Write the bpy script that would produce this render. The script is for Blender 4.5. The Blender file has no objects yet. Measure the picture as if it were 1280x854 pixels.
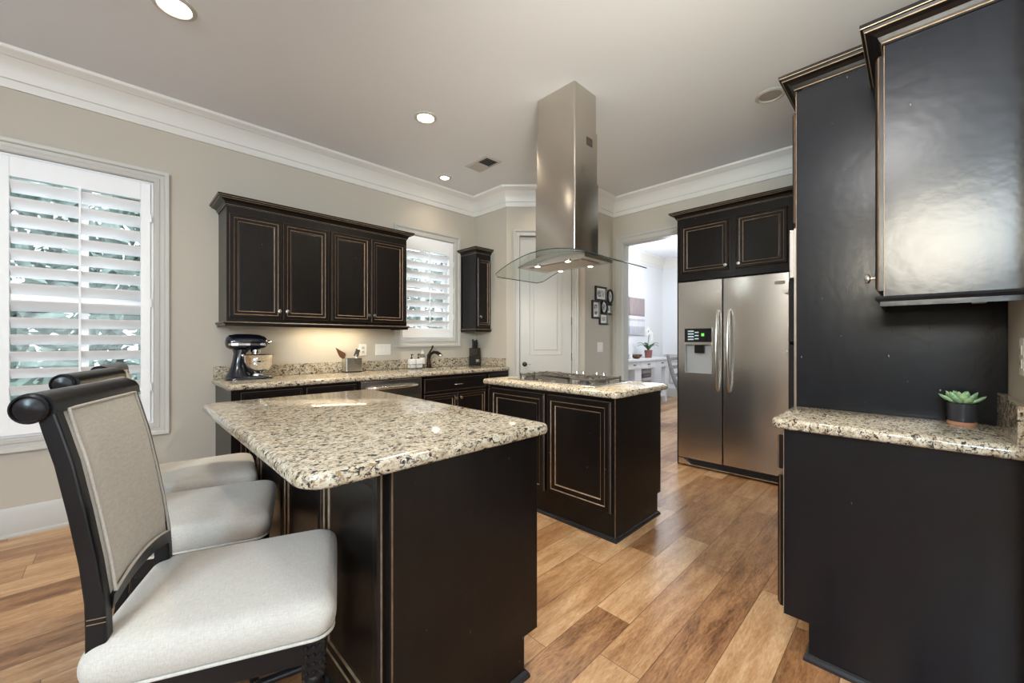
import bpy, bmesh, math, random
from mathutils import Vector, Matrix
random.seed(7)
PI = math.pi
S = bpy.context.scene
COL = S.collection

# ------------------------------------------------------------------ camera, world, lights, exposure
CAM_Z = 1.22
AZ = 45.37
cd = bpy.data.cameras.new('camera')
cam = bpy.data.objects.new('camera', cd); COL.objects.link(cam)
cam.location = (0, 0, CAM_Z)
cam.rotation_euler = (PI/2, 0, math.radians(AZ-90))
cd.sensor_fit = 'HORIZONTAL'; cd.sensor_width = 36.0
cd.lens = 499.55/1280*36
cd.shift_y = -1.16/1280
cd.clip_start = 0.02
S.camera = cam
S.view_settings.view_transform = 'Standard'
S.view_settings.look = 'None'
S.view_settings.gamma = 1.0
S.view_settings.use_curve_mapping = False
S.view_settings.exposure = 0.3

w = bpy.data.worlds.new('daylight'); S.world = w; w.use_nodes = True
nt = w.node_tree; nt.nodes.clear()
wo = nt.nodes.new('ShaderNodeOutputWorld'); bg = nt.nodes.new('ShaderNodeBackground')
sky = nt.nodes.new('ShaderNodeTexSky'); sky.sky_type = 'HOSEK_WILKIE'
sky.sun_direction = (-0.55, -0.6, 0.58); sky.turbidity = 6.0; sky.ground_albedo = 0.4
mixw = nt.nodes.new('ShaderNodeMix'); mixw.data_type = 'RGBA'; mixw.inputs[0].default_value = 0.55
mixw.inputs[7].default_value = (0.86, 0.93, 1.0, 1)
nt.links.new(sky.outputs[0], mixw.inputs[6]); nt.links.new(mixw.outputs[2], bg.inputs[0])
bg.inputs[1].default_value = 4.0
nt.links.new(bg.outputs[0], wo.inputs[0])

def area(name, loc, rot, sx, sy, watts, color):
    l = bpy.data.lights.new(name, 'AREA'); l.shape = 'RECTANGLE'; l.size = sx; l.size_y = sy
    l.energy = watts; l.color = color
    o = bpy.data.objects.new(name, l); COL.objects.link(o); o.location = loc; o.rotation_euler = rot
    return o
DAY = (0.80, 0.90, 1.0)
# daylight standing in the openings of the rear walls (behind the camera) and in the dining room
area('daylight_rear_window', (-3.3, -1.4, 2.45), (0, -PI/2-.05, 0), .75, 1.4, 155, (.66,.86,1))
area('daylight_near_window', (-0.95, -3.1, 1.3), (PI/2+.75, 0, 0), 3.2, 1.6, 20, (0.8, 0.9, 1.0))
pl = bpy.data.lights.new('breakfast_pendant', 'POINT'); pl.energy = 62; pl.color = (1.0, .97, .94); pl.shadow_soft_size = .15
po = bpy.data.objects.new('breakfast_pendant', pl); COL.objects.link(po); po.location = (-1.03, .15, 2.82)
def lamp(name, kind, loc, watts, color, soft, aim=None, cone=None):
    l = bpy.data.lights.new(name, kind); l.energy = watts; l.color = color; l.shadow_soft_size = soft
    o = bpy.data.objects.new(name, l); COL.objects.link(o); o.location = loc
    if aim is not None:
        o.rotation_euler = (Vector(aim)-Vector(loc)).to_track_quat('-Z', 'Y').to_euler(); l.spot_size = cone; l.spot_blend = 1.0
    return o
sun = lamp('sun', 'SUN', (6, 12, 14), 6.5, (1, .98, .95), 0)
sun.data.angle = .02; sun.rotation_euler = Vector((-.3, -.5, -.95)).to_track_quat('-Z', 'Y').to_euler()
# added unseen fill: spot bounced off the ceiling, point light in the dining room
lamp('ceiling_bounce_fill', 'SPOT', (.55, -.05, 1.75), 150, (1, .94, .78), .25, (3.9, 1.5, 3.0), 2.1)
lamp('dining_fill', 'POINT', (6.8, 2.85, 2.3), 56, (.90, .95, 1), .2)
WARM = (1.0, 0.86, 0.66)
DOWN_W = 60

# ------------------------------------------------------------------ mesh builder
class MB:
    def __init__(s): s.v = []; s.f = []; s.m = []
    def add(s, vs, fs, mi=0):
        b = len(s.v); s.v += [Vector(p) for p in vs]
        for f in fs: s.f.append([b+i for i in f]); s.m.append(mi)
        return s
    def box(s, x0, x1, y0, y1, z0, z1, mi=0):
        return s.add([(x0,y0,z0),(x1,y0,z0),(x1,y1,z0),(x0,y1,z0),(x0,y0,z1),(x1,y0,z1),(x1,y1,z1),(x0,y1,z1)],
                     [(0,3,2,1),(4,5,6,7),(0,1,5,4),(1,2,6,5),(2,3,7,6),(3,0,4,7)], mi)
    def prism(s, pts, fn, a, b, mi=0):
        n = len(pts)
        s.add([fn(p[0],p[1],a) for p in pts]+[fn(p[0],p[1],b) for p in pts],
              [list(range(n))[::-1], list(range(n,2*n))]+[(i,(i+1)%n,n+(i+1)%n,n+i) for i in range(n)], mi)
        return s
    def loft(s, rings, cap0=True, cap1=True, mi=0, closed=True, mis=None):
        n = len(rings[0]); b = len(s.v)
        for r in rings: s.v += [Vector(p) for p in r]
        for k in range(len(rings)-1):
            for i in range(n if closed else n-1):
                j = (i+1) % n
                s.f.append([b+k*n+i, b+k*n+j, b+(k+1)*n+j, b+(k+1)*n+i]); s.m.append(mis[k] if mis else mi)
        if cap0: s.f.append([b+i for i in range(n)][::-1]); s.m.append(mis[0] if mis else mi)
        if cap1: s.f.append([b+(len(rings)-1)*n+i for i in range(n)]); s.m.append(mis[-1] if mis else mi)
        return s
    def tube(s, path, r, seg=10, mi=0, caps=True):
        P = [Vector(p) for p in path]; R = r if isinstance(r, (list, tuple)) else [r]*len(P)
        rings = []; ref = None
        for i, p in enumerate(P):
            t = (P[min(i+1,len(P)-1)]-P[max(i-1,0)]).normalized()
            if ref is None:
                ref = Vector((0,0,1)) if abs(t.z) < .9 else Vector((1,0,0))
            u = (ref - t*ref.dot(t)).normalized(); ref = u; w_ = t.cross(u)
            rings.append([p+(u*math.cos(2*PI*k/seg)+w_*math.sin(2*PI*k/seg))*R[i] for k in range(seg)])
        return s.loft(rings, caps, caps, mi)
    def lathe(s, prof, c=(0,0,0), seg=24, mi=0, axis='Z', cap=True, mis=None, squash=1.0):
        rings = []
        for r, h in prof:
            ring = []
            for k in range(seg):
                a_ = 2*PI*k/seg; x = max(r,1e-4)*math.cos(a_); y = max(r,1e-4)*math.sin(a_)*squash
                q = {'Z':(x,y,h),'X':(h,x,y),'Y':(y,h,x)}[axis]
                ring.append((c[0]+q[0], c[1]+q[1], c[2]+q[2]))
            rings.append(ring)
        return s.loft(rings, cap, cap, mi, mis=mis)
    def sweep(s, path, prof, fn, closed=False, mi=0, caps=True, mis=None):
        """profile (o, n): o offset to the right of travel in the (u, v) plane with mitred corners, n along the normal"""
        n = len(path); rings = []
        for i in range(n):
            p = Vector(path[i][:2])
            a_ = Vector(path[i-1][:2]) if (closed or i > 0) else None
            b_ = Vector(path[(i+1) % n][:2]) if (closed or i < n-1) else None
            ds = []
            if a_ is not None: ds.append((p-a_).normalized())
            if b_ is not None: ds.append((b_-p).normalized())
            ns = [Vector((d.y, -d.x)) for d in ds]
            if len(ns) == 2:
                m_ = (ns[0]+ns[1]); m_ = m_/max(1e-6, m_.dot(ns[0]))
            else: m_ = ns[0]
            rings.append([fn(p.x+m_.x*o, p.y+m_.y*o, h) for o, h in prof])
        if closed: rings.append(rings[0])
        npf = len(prof); b = len(s.v)
        for r in rings: s.v += [Vector(q) for q in r]
        for k in range(len(rings)-1):
            for i in range(npf-1):
                s.f.append([b+k*npf+i, b+k*npf+i+1, b+(k+1)*npf+i+1, b+(k+1)*npf+i]); s.m.append(mis[i] if mis else mi)
        if caps and not closed:
            s.f.append([b+i for i in range(npf)][::-1]); s.m.append(mi)
            s.f.append([b+(len(rings)-1)*npf+i for i in range(npf)]); s.m.append(mi)
        return s
    def xf(s, M, start=0):
        for i in range(start, len(s.v)): s.v[i] = M @ s.v[i]
        return s
    def build(s, name, mats, parent=None, bevel=0, smooth=None, local=False, subsurf=0, seg=2):
        off = Vector((0,0,0))
        if parent is not None and not local:
            q = parent
            while q: off += q.location; q = q.parent
        me = bpy.data.meshes.new(name)
        bm = bmesh.new()
        vs = [bm.verts.new(p-off) for p in s.v]
        for f, mi in zip(s.f, s.m):
            try:
                fc = bm.faces.new([vs[i] for i in f]); fc.material_index = mi
            except ValueError: pass
        bmesh.ops.remove_doubles(bm, verts=bm.verts, dist=1e-6)
        bmesh.ops.recalc_face_normals(bm, faces=bm.faces)
        bm.to_mesh(me); bm.free()
        for mt in (mats if isinstance(mats, (list, tuple)) else [mats]): me.materials.append(mt)
        if smooth is not None:
            for p in me.polygons: p.use_smooth = True
            me.set_sharp_from_angle(angle=math.radians(smooth))
        o = bpy.data.objects.new(name, me); COL.objects.link(o)
        if parent is not None: o.parent = parent
        if bevel:
            m_ = o.modifiers.new('bevel', 'BEVEL'); m_.width = bevel; m_.segments = seg; m_.limit_method = 'ANGLE'
            m_.angle_limit = math.radians(40)
        if subsurf:
            m_ = o.modifiers.new('subsurf', 'SUBSURF'); m_.levels = subsurf; m_.render_levels = subsurf
        return o

def tag(o, label, cat, group=None, kind=None):
    o['label'] = label; o['category'] = cat
    if group: o['group'] = group
    if kind: o['kind'] = kind
    return o
def thing(name, label, cat, loc=(0,0,0), rotz=0, group=None):
    o = bpy.data.objects.new(name, None); COL.objects.link(o); o.empty_display_size = .1
    o.location = loc; o.rotation_euler = (0,0,rotz)
    return tag(o, label, cat, group)
def struct(o):
    o['kind'] = 'structure'; return o
def copy_tree(o, parent=None):
    c = o.copy(); COL.objects.link(c)
    if parent is not None: c.parent = parent
    for ch in list(o.children): copy_tree(ch, c)
    return c
XY = lambda u, v, n: (u, v, n)
def rrect(x0, x1, y0, y1, r, n=5):
    """ccw rounded rectangle, r = radius or four radii (x0y0, x1y0, x1y1, x0y1)"""
    R = r if isinstance(r, (list, tuple)) else [r]*4
    out = []
    for (cx, cy, a0), q in zip(((x0,y0,PI),(x1,y0,1.5*PI),(x1,y1,0),(x0,y1,.5*PI)), R):
        q = max(q, 1e-4)
        ox = cx + (q if cx == x0 else -q); oy = cy + (q if cy == y0 else -q)
        for k in range(n+1):
            a_ = a0 + .5*PI*k/n
            out.append((ox+q*math.cos(a_), oy+q*math.sin(a_)))
    return out

# ------------------------------------------------------------------ materials
def newmat(name):
    m = bpy.data.materials.new(name); m.use_nodes = True
    return m, m.node_tree, m.node_tree.nodes['Principled BSDF']
def nd(t, typ, **kw):
    n = t.nodes.new(typ)
    for k, v_ in kw.items(): setattr(n, k, v_)
    return n
def pbr(name, c, rough=.5, metal=0, bump=0, bscale=60, var=0, vscale=8, spec=None, coat=0, stretch=None, rvar=0):
    m, t, b = newmat(name)
    b.inputs['Base Color'].default_value = (*c, 1); b.inputs['Roughness'].default_value = rough
    b.inputs['Metallic'].default_value = metal
    if spec is not None: b.inputs['Specular IOR Level'].default_value = spec
    if coat: b.inputs['Coat Weight'].default_value = coat; b.inputs['Coat Roughness'].default_value = .15
    tc = nd(t, 'ShaderNodeTexCoord'); mp = nd(t, 'ShaderNodeMapping')
    t.links.new(tc.outputs['Object'], mp.inputs[0])
    if stretch: mp.inputs['Scale'].default_value = stretch
    if var or rvar:
        nz = nd(t, 'ShaderNodeTexNoise'); nz.inputs['Scale'].default_value = vscale; nz.inputs['Detail'].default_value = 6
        t.links.new(mp.outputs[0], nz.inputs['Vector'])
        if var:
            rp = nd(t, 'ShaderNodeValToRGB'); e = rp.color_ramp.elements
            e[0].position = .3; e[1].position = .7
            e[0].color = (*[max(0,x*(1-var)) for x in c], 1); e[1].color = (*[min(1,x*(1+var)) for x in c], 1)
            t.links.new(nz.outputs['Fac'], rp.inputs[0]); t.links.new(rp.outputs[0], b.inputs['Base Color'])
        if rvar:
            mr = nd(t, 'ShaderNodeMapRange'); mr.inputs[3].default_value = max(.02, rough-rvar); mr.inputs[4].default_value = rough+rvar
            mr.inputs[1].default_value = .3; mr.inputs[2].default_value = .7
            t.links.new(nz.outputs['Fac'], mr.inputs[0]); t.links.new(mr.outputs[0], b.inputs['Roughness'])
    if bump:
        n2 = nd(t, 'ShaderNodeTexNoise'); n2.inputs['Scale'].default_value = bscale; n2.inputs['Detail'].default_value = 4
        t.links.new(mp.outputs[0], n2.inputs['Vector'])
        bp = nd(t, 'ShaderNodeBump'); bp.inputs['Strength'].default_value = bump; bp.inputs['Distance'].default_value = .01
        t.links.new(n2.outputs['Fac'], bp.inputs['Height']); t.links.new(bp.outputs[0], b.inputs['Normal'])
    return m
def emis(name, c, s_):
    m, t, b = newmat(name); b.inputs['Base Color'].default_value = (*c, 1)
    b.inputs['Emission Color'].default_value = (*c, 1); b.inputs['Emission Strength'].default_value = s_
    return m
def glassmat(name, tint, refl=1.0, rough=0.0):
    m = bpy.data.materials.new(name); m.use_nodes = True; t = m.node_tree; t.nodes.clear()
    o = nd(t, 'ShaderNodeOutputMaterial'); mx = nd(t, 'ShaderNodeMixShader'); tr = nd(t, 'ShaderNodeBsdfTransparent')
    gl = nd(t, 'ShaderNodeBsdfGlossy'); fr = nd(t, 'ShaderNodeMath', operation='MULTIPLY_ADD'); lw = nd(t, 'ShaderNodeLayerWeight'); lw.inputs[0].default_value = .5; pw5 = nd(t, 'ShaderNodeMath', operation='POWER'); pw5.inputs[1].default_value = 5; t.links.new(lw.outputs['Facing'], pw5.inputs[0]); t.links.new(pw5.outputs[0], fr.inputs[0]); fr.inputs[1].default_value = .9; fr.inputs[2].default_value = .04
    ml = nd(t, 'ShaderNodeMath', operation='MULTIPLY'); ml.inputs[1].default_value = refl
    gl.inputs['Roughness'].default_value = rough
    tr.inputs[0].default_value = (*tint, 1)
    t.links.new(fr.outputs[0], ml.inputs[0]); t.links.new(ml.outputs[0], mx.inputs[0])
    t.links.new(tr.outputs[0], mx.inputs[1]); t.links.new(gl.outputs[0], mx.inputs[2]); t.links.new(mx.outputs[0], o.inputs[0])
    return m

M = {}
M['wall'] = pbr('wall_paint', (.50, .458, .39), .75, bump=.05, bscale=220)
M['ceil'] = pbr('ceiling_paint', (.77, .795, .84), .8, bump=.04, bscale=200)
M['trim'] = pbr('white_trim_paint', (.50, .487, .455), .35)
M['crown'] = pbr('lit_crown_paint', (.72, .70, .665), .4)  # trim paint lightened for the crown, as if lit from below
M['shutter'] = pbr('white_shutter_paint', (.89, .90, .92), .4)
M['far'] = pbr('pale_grey_paint', (.72, .73, .75), .75)
M['plastic'] = pbr('white_plastic', (.80, .78, .74), .35)
M['plastic2'] = pbr('white_plastic_recess', (.60, .58, .54), .45)
M['black'] = pbr('black_plastic', (.012, .012, .013), .35)
M['rubber'] = pbr('dark_rubber', (.02, .02, .02), .7)
M['bronze'] = pbr('oiled_bronze', (.035, .022, .017), .32, .8)
M['chrome'] = pbr('polished_chrome', (.82, .82, .82), .06, 1)
M['nickel'] = pbr('brushed_nickel', (.68, .66, .62), .25, 1)
M['iron'] = pbr('cast_iron', (.05, .048, .046), .5, .3, bump=.15, bscale=150)
M['ironlight'] = pbr('grey_grate_metal', (.13, .115, .10), .38, .5, bump=.1, bscale=150)
M['ceramic'] = pbr('white_ceramic', (.82, .81, .78), .2)
M['terracotta'] = pbr('copper_saucer', (.42, .20, .12), .4)
M['pot'] = pbr('charcoal_glazed_pot', (.03, .03, .035), .3, bump=.1, bscale=80)
M['navy'] = pbr('navy_enamel', (.006, .008, .016), .12, coat=.6)
M['wood'] = pbr('brown_utensil_wood', (.12, .05, .022), .5, var=.3, vscale=30)
M['plinth'] = pbr('black_shoe_paint', (.02, .02, .022), .25)
M['clear'] = glassmat('window_glass', (.95, .97, .98), .8)
M['acrylic'] = glassmat('smoked_acrylic', (.45, .42, .40), 1.2)
M['bottle'] = glassmat('clear_bottle_plastic', (.80, .84, .84), 1.5)
M['hoodglass'] = glassmat('canopy_glass', (.93, .96, .94), 1.0)
M['glassedge'] = pbr('dark_glass_edge', (.02, .035, .032), .15)
M['ovenglass'] = pbr('black_oven_glass', (.008, .008, .009), .05)
M['lamp'] = emis('lamp_lens', (1, .90, .72), 14)
M['lampoff'] = pbr('unlit_lamp_lens', (.40, .37, .33), .4)
M['hoodlamp'] = emis('hood_lamp_lens', (1, .82, .55), 9)
M['green'] = emis('green_display_light', (.15, .8, .1), .5)
M['ledwhite'] = emis('pale_display_light', (.45, .55, .6), .18)
M['leaf'] = pbr('orchid_leaf', (.04, .12, .04), .4)
M['petal'] = pbr('white_petal', (.85, .83, .82), .5)
M['bounceground'] = pbr('pale_bounce_ground', (.36, .37, .35), .9, var=.2, vscale=3)

def dark_wood(name, c, rough, spec=.5, scratches=True):
    m, t, b = newmat(name)
    tc = nd(t, 'ShaderNodeTexCoord'); mp = nd(t, 'ShaderNodeMapping'); mp.inputs['Scale'].default_value = (9, 9, 1.4)
    t.links.new(tc.outputs['Object'], mp.inputs[0])
    nz = nd(t, 'ShaderNodeTexNoise'); nz.inputs['Scale'].default_value = 4; nz.inputs['Detail'].default_value = 7
    t.links.new(mp.outputs[0], nz.inputs[0])
    rp = nd(t, 'ShaderNodeValToRGB'); e = rp.color_ramp.elements
    e[0].position = .3; e[0].color = (*[x*.75 for x in c], 1); e[1].position = .75; e[1].color = (*[x*1.3 for x in c], 1)
    t.links.new(nz.outputs['Fac'], rp.inputs[0])
    last = rp.outputs[0]
    if scratches:   # small pale nicks in the finish
        vz = nd(t, 'ShaderNodeTexNoise'); vz.inputs['Scale'].default_value = 75; vz.inputs['Detail'].default_value = 2
        mp2 = nd(t, 'ShaderNodeMapping'); mp2.inputs['Scale'].default_value = (1, 1, .45); mp2.inputs['Rotation'].default_value = (.5, .3, .2)
        t.links.new(tc.outputs['Object'], mp2.inputs[0]); t.links.new(mp2.outputs[0], vz.inputs[0])
        rr = nd(t, 'ShaderNodeValToRGB'); q = rr.color_ramp.elements; q[0].position = .772; q[0].color = (0,0,0,1); q[1].position = .80; q[1].color = (1,1,1,1)
        t.links.new(vz.outputs['Fac'], rr.inputs[0])
        mx = nd(t, 'ShaderNodeMix', data_type='RGBA'); mx.inputs[7].default_value = (.25, .23, .2, 1)
        t.links.new(rr.outputs[0], mx.inputs[0]); t.links.new(last, mx.inputs[6]); last = mx.outputs[2]
    t.links.new(last, b.inputs['Base Color'])
    b.inputs['Specular IOR Level'].default_value = spec
    n3 = nd(t, 'ShaderNodeTexNoise'); n3.inputs['Scale'].default_value = 5; n3.inputs['Detail'].default_value = 5
    t.links.new(tc.outputs['Object'], n3.inputs[0])
    mr = nd(t, 'ShaderNodeMapRange'); mr.inputs[1].default_value = .3; mr.inputs[2].default_value = .7
    mr.inputs[3].default_value = rough; mr.inputs[4].default_value = rough
    t.links.new(n3.outputs['Fac'], mr.inputs[0]); t.links.new(mr.outputs[0], b.inputs['Roughness'])
    n4 = nd(t, 'ShaderNodeTexNoise'); n4.inputs['Scale'].default_value = 26; n4.inputs['Detail'].default_value = 3
    t.links.new(tc.outputs['Object'], n4.inputs[0])
    bp = nd(t, 'ShaderNodeBump'); bp.inputs['Strength'].default_value = .06; bp.inputs['Distance'].default_value = .01
    t.links.new(n4.outputs['Fac'], bp.inputs['Height']); t.links.new(bp.outputs[0], b.inputs['Normal'])
    return m
M['esp'] = dark_wood('espresso_wood', (.0062, .0047, .0043), .30, .3)
M['blk'] = dark_wood('charcoal_painted_panel', (.0058, .0066, .0092), .25, .33)
M['rub'] = pbr('rubbed_brown_edge', (.11, .066, .04), .4, var=.35, vscale=25)
M['rubpale'] = pbr('rubbed_pale_edge', (.25, .165, .10), .4, var=.3, vscale=25)
M['rubcream'] = pbr('rubbed_cream_edge', (.30, .22, .145), .4, var=.3, vscale=25)
M['stoolwood'] = pbr('ebonised_stool_wood', (.006, .006, .0075), .28, bump=.06, bscale=40, spec=.3, var=.3)

def granite():
    m, t, b = newmat('speckled_granite')
    tc = nd(t, 'ShaderNodeTexCoord'); src = tc.outputs['Object']
    mp = nd(t, 'ShaderNodeMapping'); mp.inputs['Scale'].default_value = (.75, 1.25, 1.0); mp.inputs['Rotation'].default_value = (0, 0, .5)
    t.links.new(src, mp.inputs[0])
    def noise(sc, det, dist=0, rough=.6):
        n = nd(t, 'ShaderNodeTexNoise'); n.inputs['Scale'].default_value = sc; n.inputs['Detail'].default_value = det
        n.inputs['Distortion'].default_value = dist; n.inputs['Roughness'].default_value = rough
        t.links.new(mp.outputs[0], n.inputs[0]); return n.outputs['Fac']
    def ramp(x, stops):
        r = nd(t, 'ShaderNodeValToRGB'); els = r.color_ramp.elements
        while len(els) < len(stops): els.new(.5)
        for e, (p, c) in zip(els, stops): e.position = p; e.color = (*c, 1)
        t.links.new(x, r.inputs[0]); return r.outputs[0]
    base = ramp(noise(34, 4, .4), [(.30, (.36,.29,.20)), (.45, (.50,.435,.325)), (.60, (.60,.545,.435)), (.75, (.44,.39,.31))])
    tan = ramp(noise(95, 4, .8), [(.53, (0,0,0)), (.61, (1,1,1))])
    dark = ramp(noise(62, 5, 1.0, .62), [(.542, (0,0,0)), (.595, (1,1,1))])
    grey = ramp(noise(130, 3, .6), [(.58, (0,0,0)), (.64, (1,1,1))])
    def mix(fac, a_, c):
        x = nd(t, 'ShaderNodeMix', data_type='RGBA'); t.links.new(fac, x.inputs[0]); t.links.new(a_, x.inputs[6])
        x.inputs[7].default_value = (*c, 1); return x.outputs[2]
    c = mix(tan, base, (.27,.18,.095)); c = mix(grey, c, (.17,.155,.14)); c = mix(dark, c, (.035,.03,.027))
    t.links.new(c, b.inputs['Base Color']); b.inputs['Roughness'].default_value = .09
    return m
M['granite'] = granite()

def floor_mat():
    m, t, b = newmat('hickory_plank_floor')
    tc = nd(t, 'ShaderNodeTexCoord'); sp = nd(t, 'ShaderNodeSeparateXYZ'); t.links.new(tc.outputs['Object'], sp.inputs[0])
    def math_(op, a_, b_=None, c_=None):
        n = nd(t, 'ShaderNodeMath', operation=op)
        for i, q in enumerate((a_, b_, c_)):
            if q is None: continue
            if isinstance(q, (int, float)): n.inputs[i].default_value = q
            else: t.links.new(q, n.inputs[i])
        return n.outputs[0]
    W_, L_ = .168, .95
    ry = math_('DIVIDE', math_('ADD', sp.outputs[1], 9*W_-.867+.168*5), W_); row = math_('FLOOR', ry)
    wn = nd(t, 'ShaderNodeTexWhiteNoise', noise_dimensions='1D'); t.links.new(row, wn.inputs['W'])
    ux = math_('ADD', math_('DIVIDE', sp.outputs[0], L_), math_('MULTIPLY', wn.outputs[0], 7.0)); pl = math_('FLOOR', ux)
    cb = nd(t, 'ShaderNodeCombineXYZ'); t.links.new(row, cb.inputs[0]); t.links.new(pl, cb.inputs[1])
    w2 = nd(t, 'ShaderNodeTexWhiteNoise', noise_dimensions='2D'); t.links.new(cb.outputs[0], w2.inputs['Vector'])
    pid = w2.outputs[0]
    # grain, different in every plank
    gv = nd(t, 'ShaderNodeCombineXYZ')
    t.links.new(math_('MULTIPLY', sp.outputs[0], 1.6), gv.inputs[0]); t.links.new(math_('MULTIPLY', sp.outputs[1], 9.0), gv.inputs[1])
    t.links.new(math_('MULTIPLY', pid, 37.0), gv.inputs[2])
    g1 = nd(t, 'ShaderNodeTexNoise'); g1.inputs['Scale'].default_value = 1.3; g1.inputs['Detail'].default_value = 3; g1.inputs['Distortion'].default_value = .6
    t.links.new(gv.outputs[0], g1.inputs[0])
    rings = math_('FRACT', math_('MULTIPLY', g1.outputs['Fac'], 11.0)); tri = math_('ABSOLUTE', math_('SUBTRACT', rings, .5))
    g2 = nd(t, 'ShaderNodeTexNoise'); g2.inputs['Scale'].default_value = 19; g2.inputs['Detail'].default_value = 8; g2.inputs['Roughness'].default_value = .7
    t.links.new(gv.outputs[0], g2.inputs[0])
    g3 = nd(t, 'ShaderNodeTexNoise'); g3.inputs['Scale'].default_value = 2.0; g3.inputs['Detail'].default_value = 4
    t.links.new(gv.outputs[0], g3.inputs[0])
    val = math_('ADD', math_('MULTIPLY', pid, .34), math_('MULTIPLY', g3.outputs['Fac'], .60))
    val = math_('ADD', val, math_('MULTIPLY', math_('SUBTRACT', g2.outputs['Fac'], .5), .62))
    val = math_('ADD', val, math_('MULTIPLY', tri, -.17))
    rp = nd(t, 'ShaderNodeValToRGB'); els = rp.color_ramp.elements
    stops = [(.14, (.13,.052,.019)), (.32, (.32,.155,.066)), (.50, (.48,.275,.133)), (.70, (.64,.43,.25))]
    while len(els) < 4: els.new(.5)
    for e, (p, c) in zip(els, stops): e.position = p; e.color = (*c, 1)
    t.links.new(val, rp.inputs[0])
    fy = math_('FRACT', ry); fx = math_('FRACT', ux)
    dy = math_('MINIMUM', fy, math_('SUBTRACT', 1.0, fy)); dx = math_('MULTIPLY', math_('MINIMUM', fx, math_('SUBTRACT', 1.0, fx)), L_/W_)
    dd = math_('MINIMUM', dx, dy)
    mr = nd(t, 'ShaderNodeMapRange'); mr.inputs[1].default_value = .003; mr.inputs[2].default_value = .012; t.links.new(dd, mr.inputs[0])
    mx = nd(t, 'ShaderNodeMix', data_type='RGBA'); mx.inputs[6].default_value = (.11, .05, .02, 1)
    t.links.new(mr.outputs[0], mx.inputs[0]); t.links.new(rp.outputs[0], mx.inputs[7])
    t.links.new(mx.outputs[2], b.inputs['Base Color'])
    rr = nd(t, 'ShaderNodeMapRange'); rr.inputs[3].default_value = .24; rr.inputs[4].default_value = .42
    t.links.new(g2.outputs['Fac'], rr.inputs[0]); t.links.new(rr.outputs[0], b.inputs['Roughness'])
    hh = math_('ADD', math_('MULTIPLY', mr.outputs[0], .6), math_('MULTIPLY', g3.outputs['Fac'], .7))
    hh = math_('ADD', hh, math_('MULTIPLY', g2.outputs['Fac'], .25))
    bp = nd(t, 'ShaderNodeBump'); bp.inputs['Strength'].default_value = .16; bp.inputs['Distance'].default_value = .01
    t.links.new(hh, bp.inputs['Height']); t.links.new(bp.outputs[0], b.inputs['Normal'])
    return m
M['floor'] = floor_mat()

def steel(name, c, rough, axis_scale, aniso=.0, dark=.0):
    m, t, b = newmat(name); b.inputs['Metallic'].default_value = 1
    tc = nd(t, 'ShaderNodeTexCoord'); mp = nd(t, 'ShaderNodeMapping'); mp.inputs['Scale'].default_value = axis_scale
    t.links.new(tc.outputs['Object'], mp.inputs[0])
    nz = nd(t, 'ShaderNodeTexNoise'); nz.inputs['Scale'].default_value = 6; nz.inputs['Detail'].default_value = 5
    t.links.new(mp.outputs[0], nz.inputs[0])
    rp = nd(t, 'ShaderNodeValToRGB'); e = rp.color_ramp.elements
    e[0].position = .3; e[0].color = (*[x*.98 for x in c], 1); e[1].position = .7; e[1].color = (*[min(1,x*1.015) for x in c], 1)
    t.links.new(nz.outputs['Fac'], rp.inputs[0]); t.links.new(rp.outputs[0], b.inputs['Base Color'])
    mr = nd(t, 'ShaderNodeMapRange'); mr.inputs[3].default_value = rough; mr.inputs[4].default_value = rough
    sm_ = nd(t, 'ShaderNodeTexNoise'); sm_.inputs['Scale'].default_value = 3; sm_.inputs['Detail'].default_value = 1; t.links.new(tc.outputs['Object'], sm_.inputs[0])
    t.links.new(sm_.outputs['Fac'], mr.inputs[0]); t.links.new(mr.outputs[0], b.inputs['Roughness'])
    big = nd(t, 'ShaderNodeTexNoise'); big.inputs['Scale'].default_value = 2.2; big.inputs['Detail'].default_value = 1
    t.links.new(tc.outputs['Object'], big.inputs[0])
    bp = nd(t, 'ShaderNodeBump'); bp.inputs['Strength'].default_value = .06; bp.inputs['Distance'].default_value = .05
    return m
M['steel'] = steel('stainless_steel', (.60, .575, .545), .27, (40, 40, 1.2))
M['steelh'] = steel('stainless_steel_hood', (.60, .56, .50), .17, (60, 60, 1.0))
M['steelx'] = steel('stainless_steel_flat', (.62, .60, .57), .25, (1.2, 50, 50))

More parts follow.
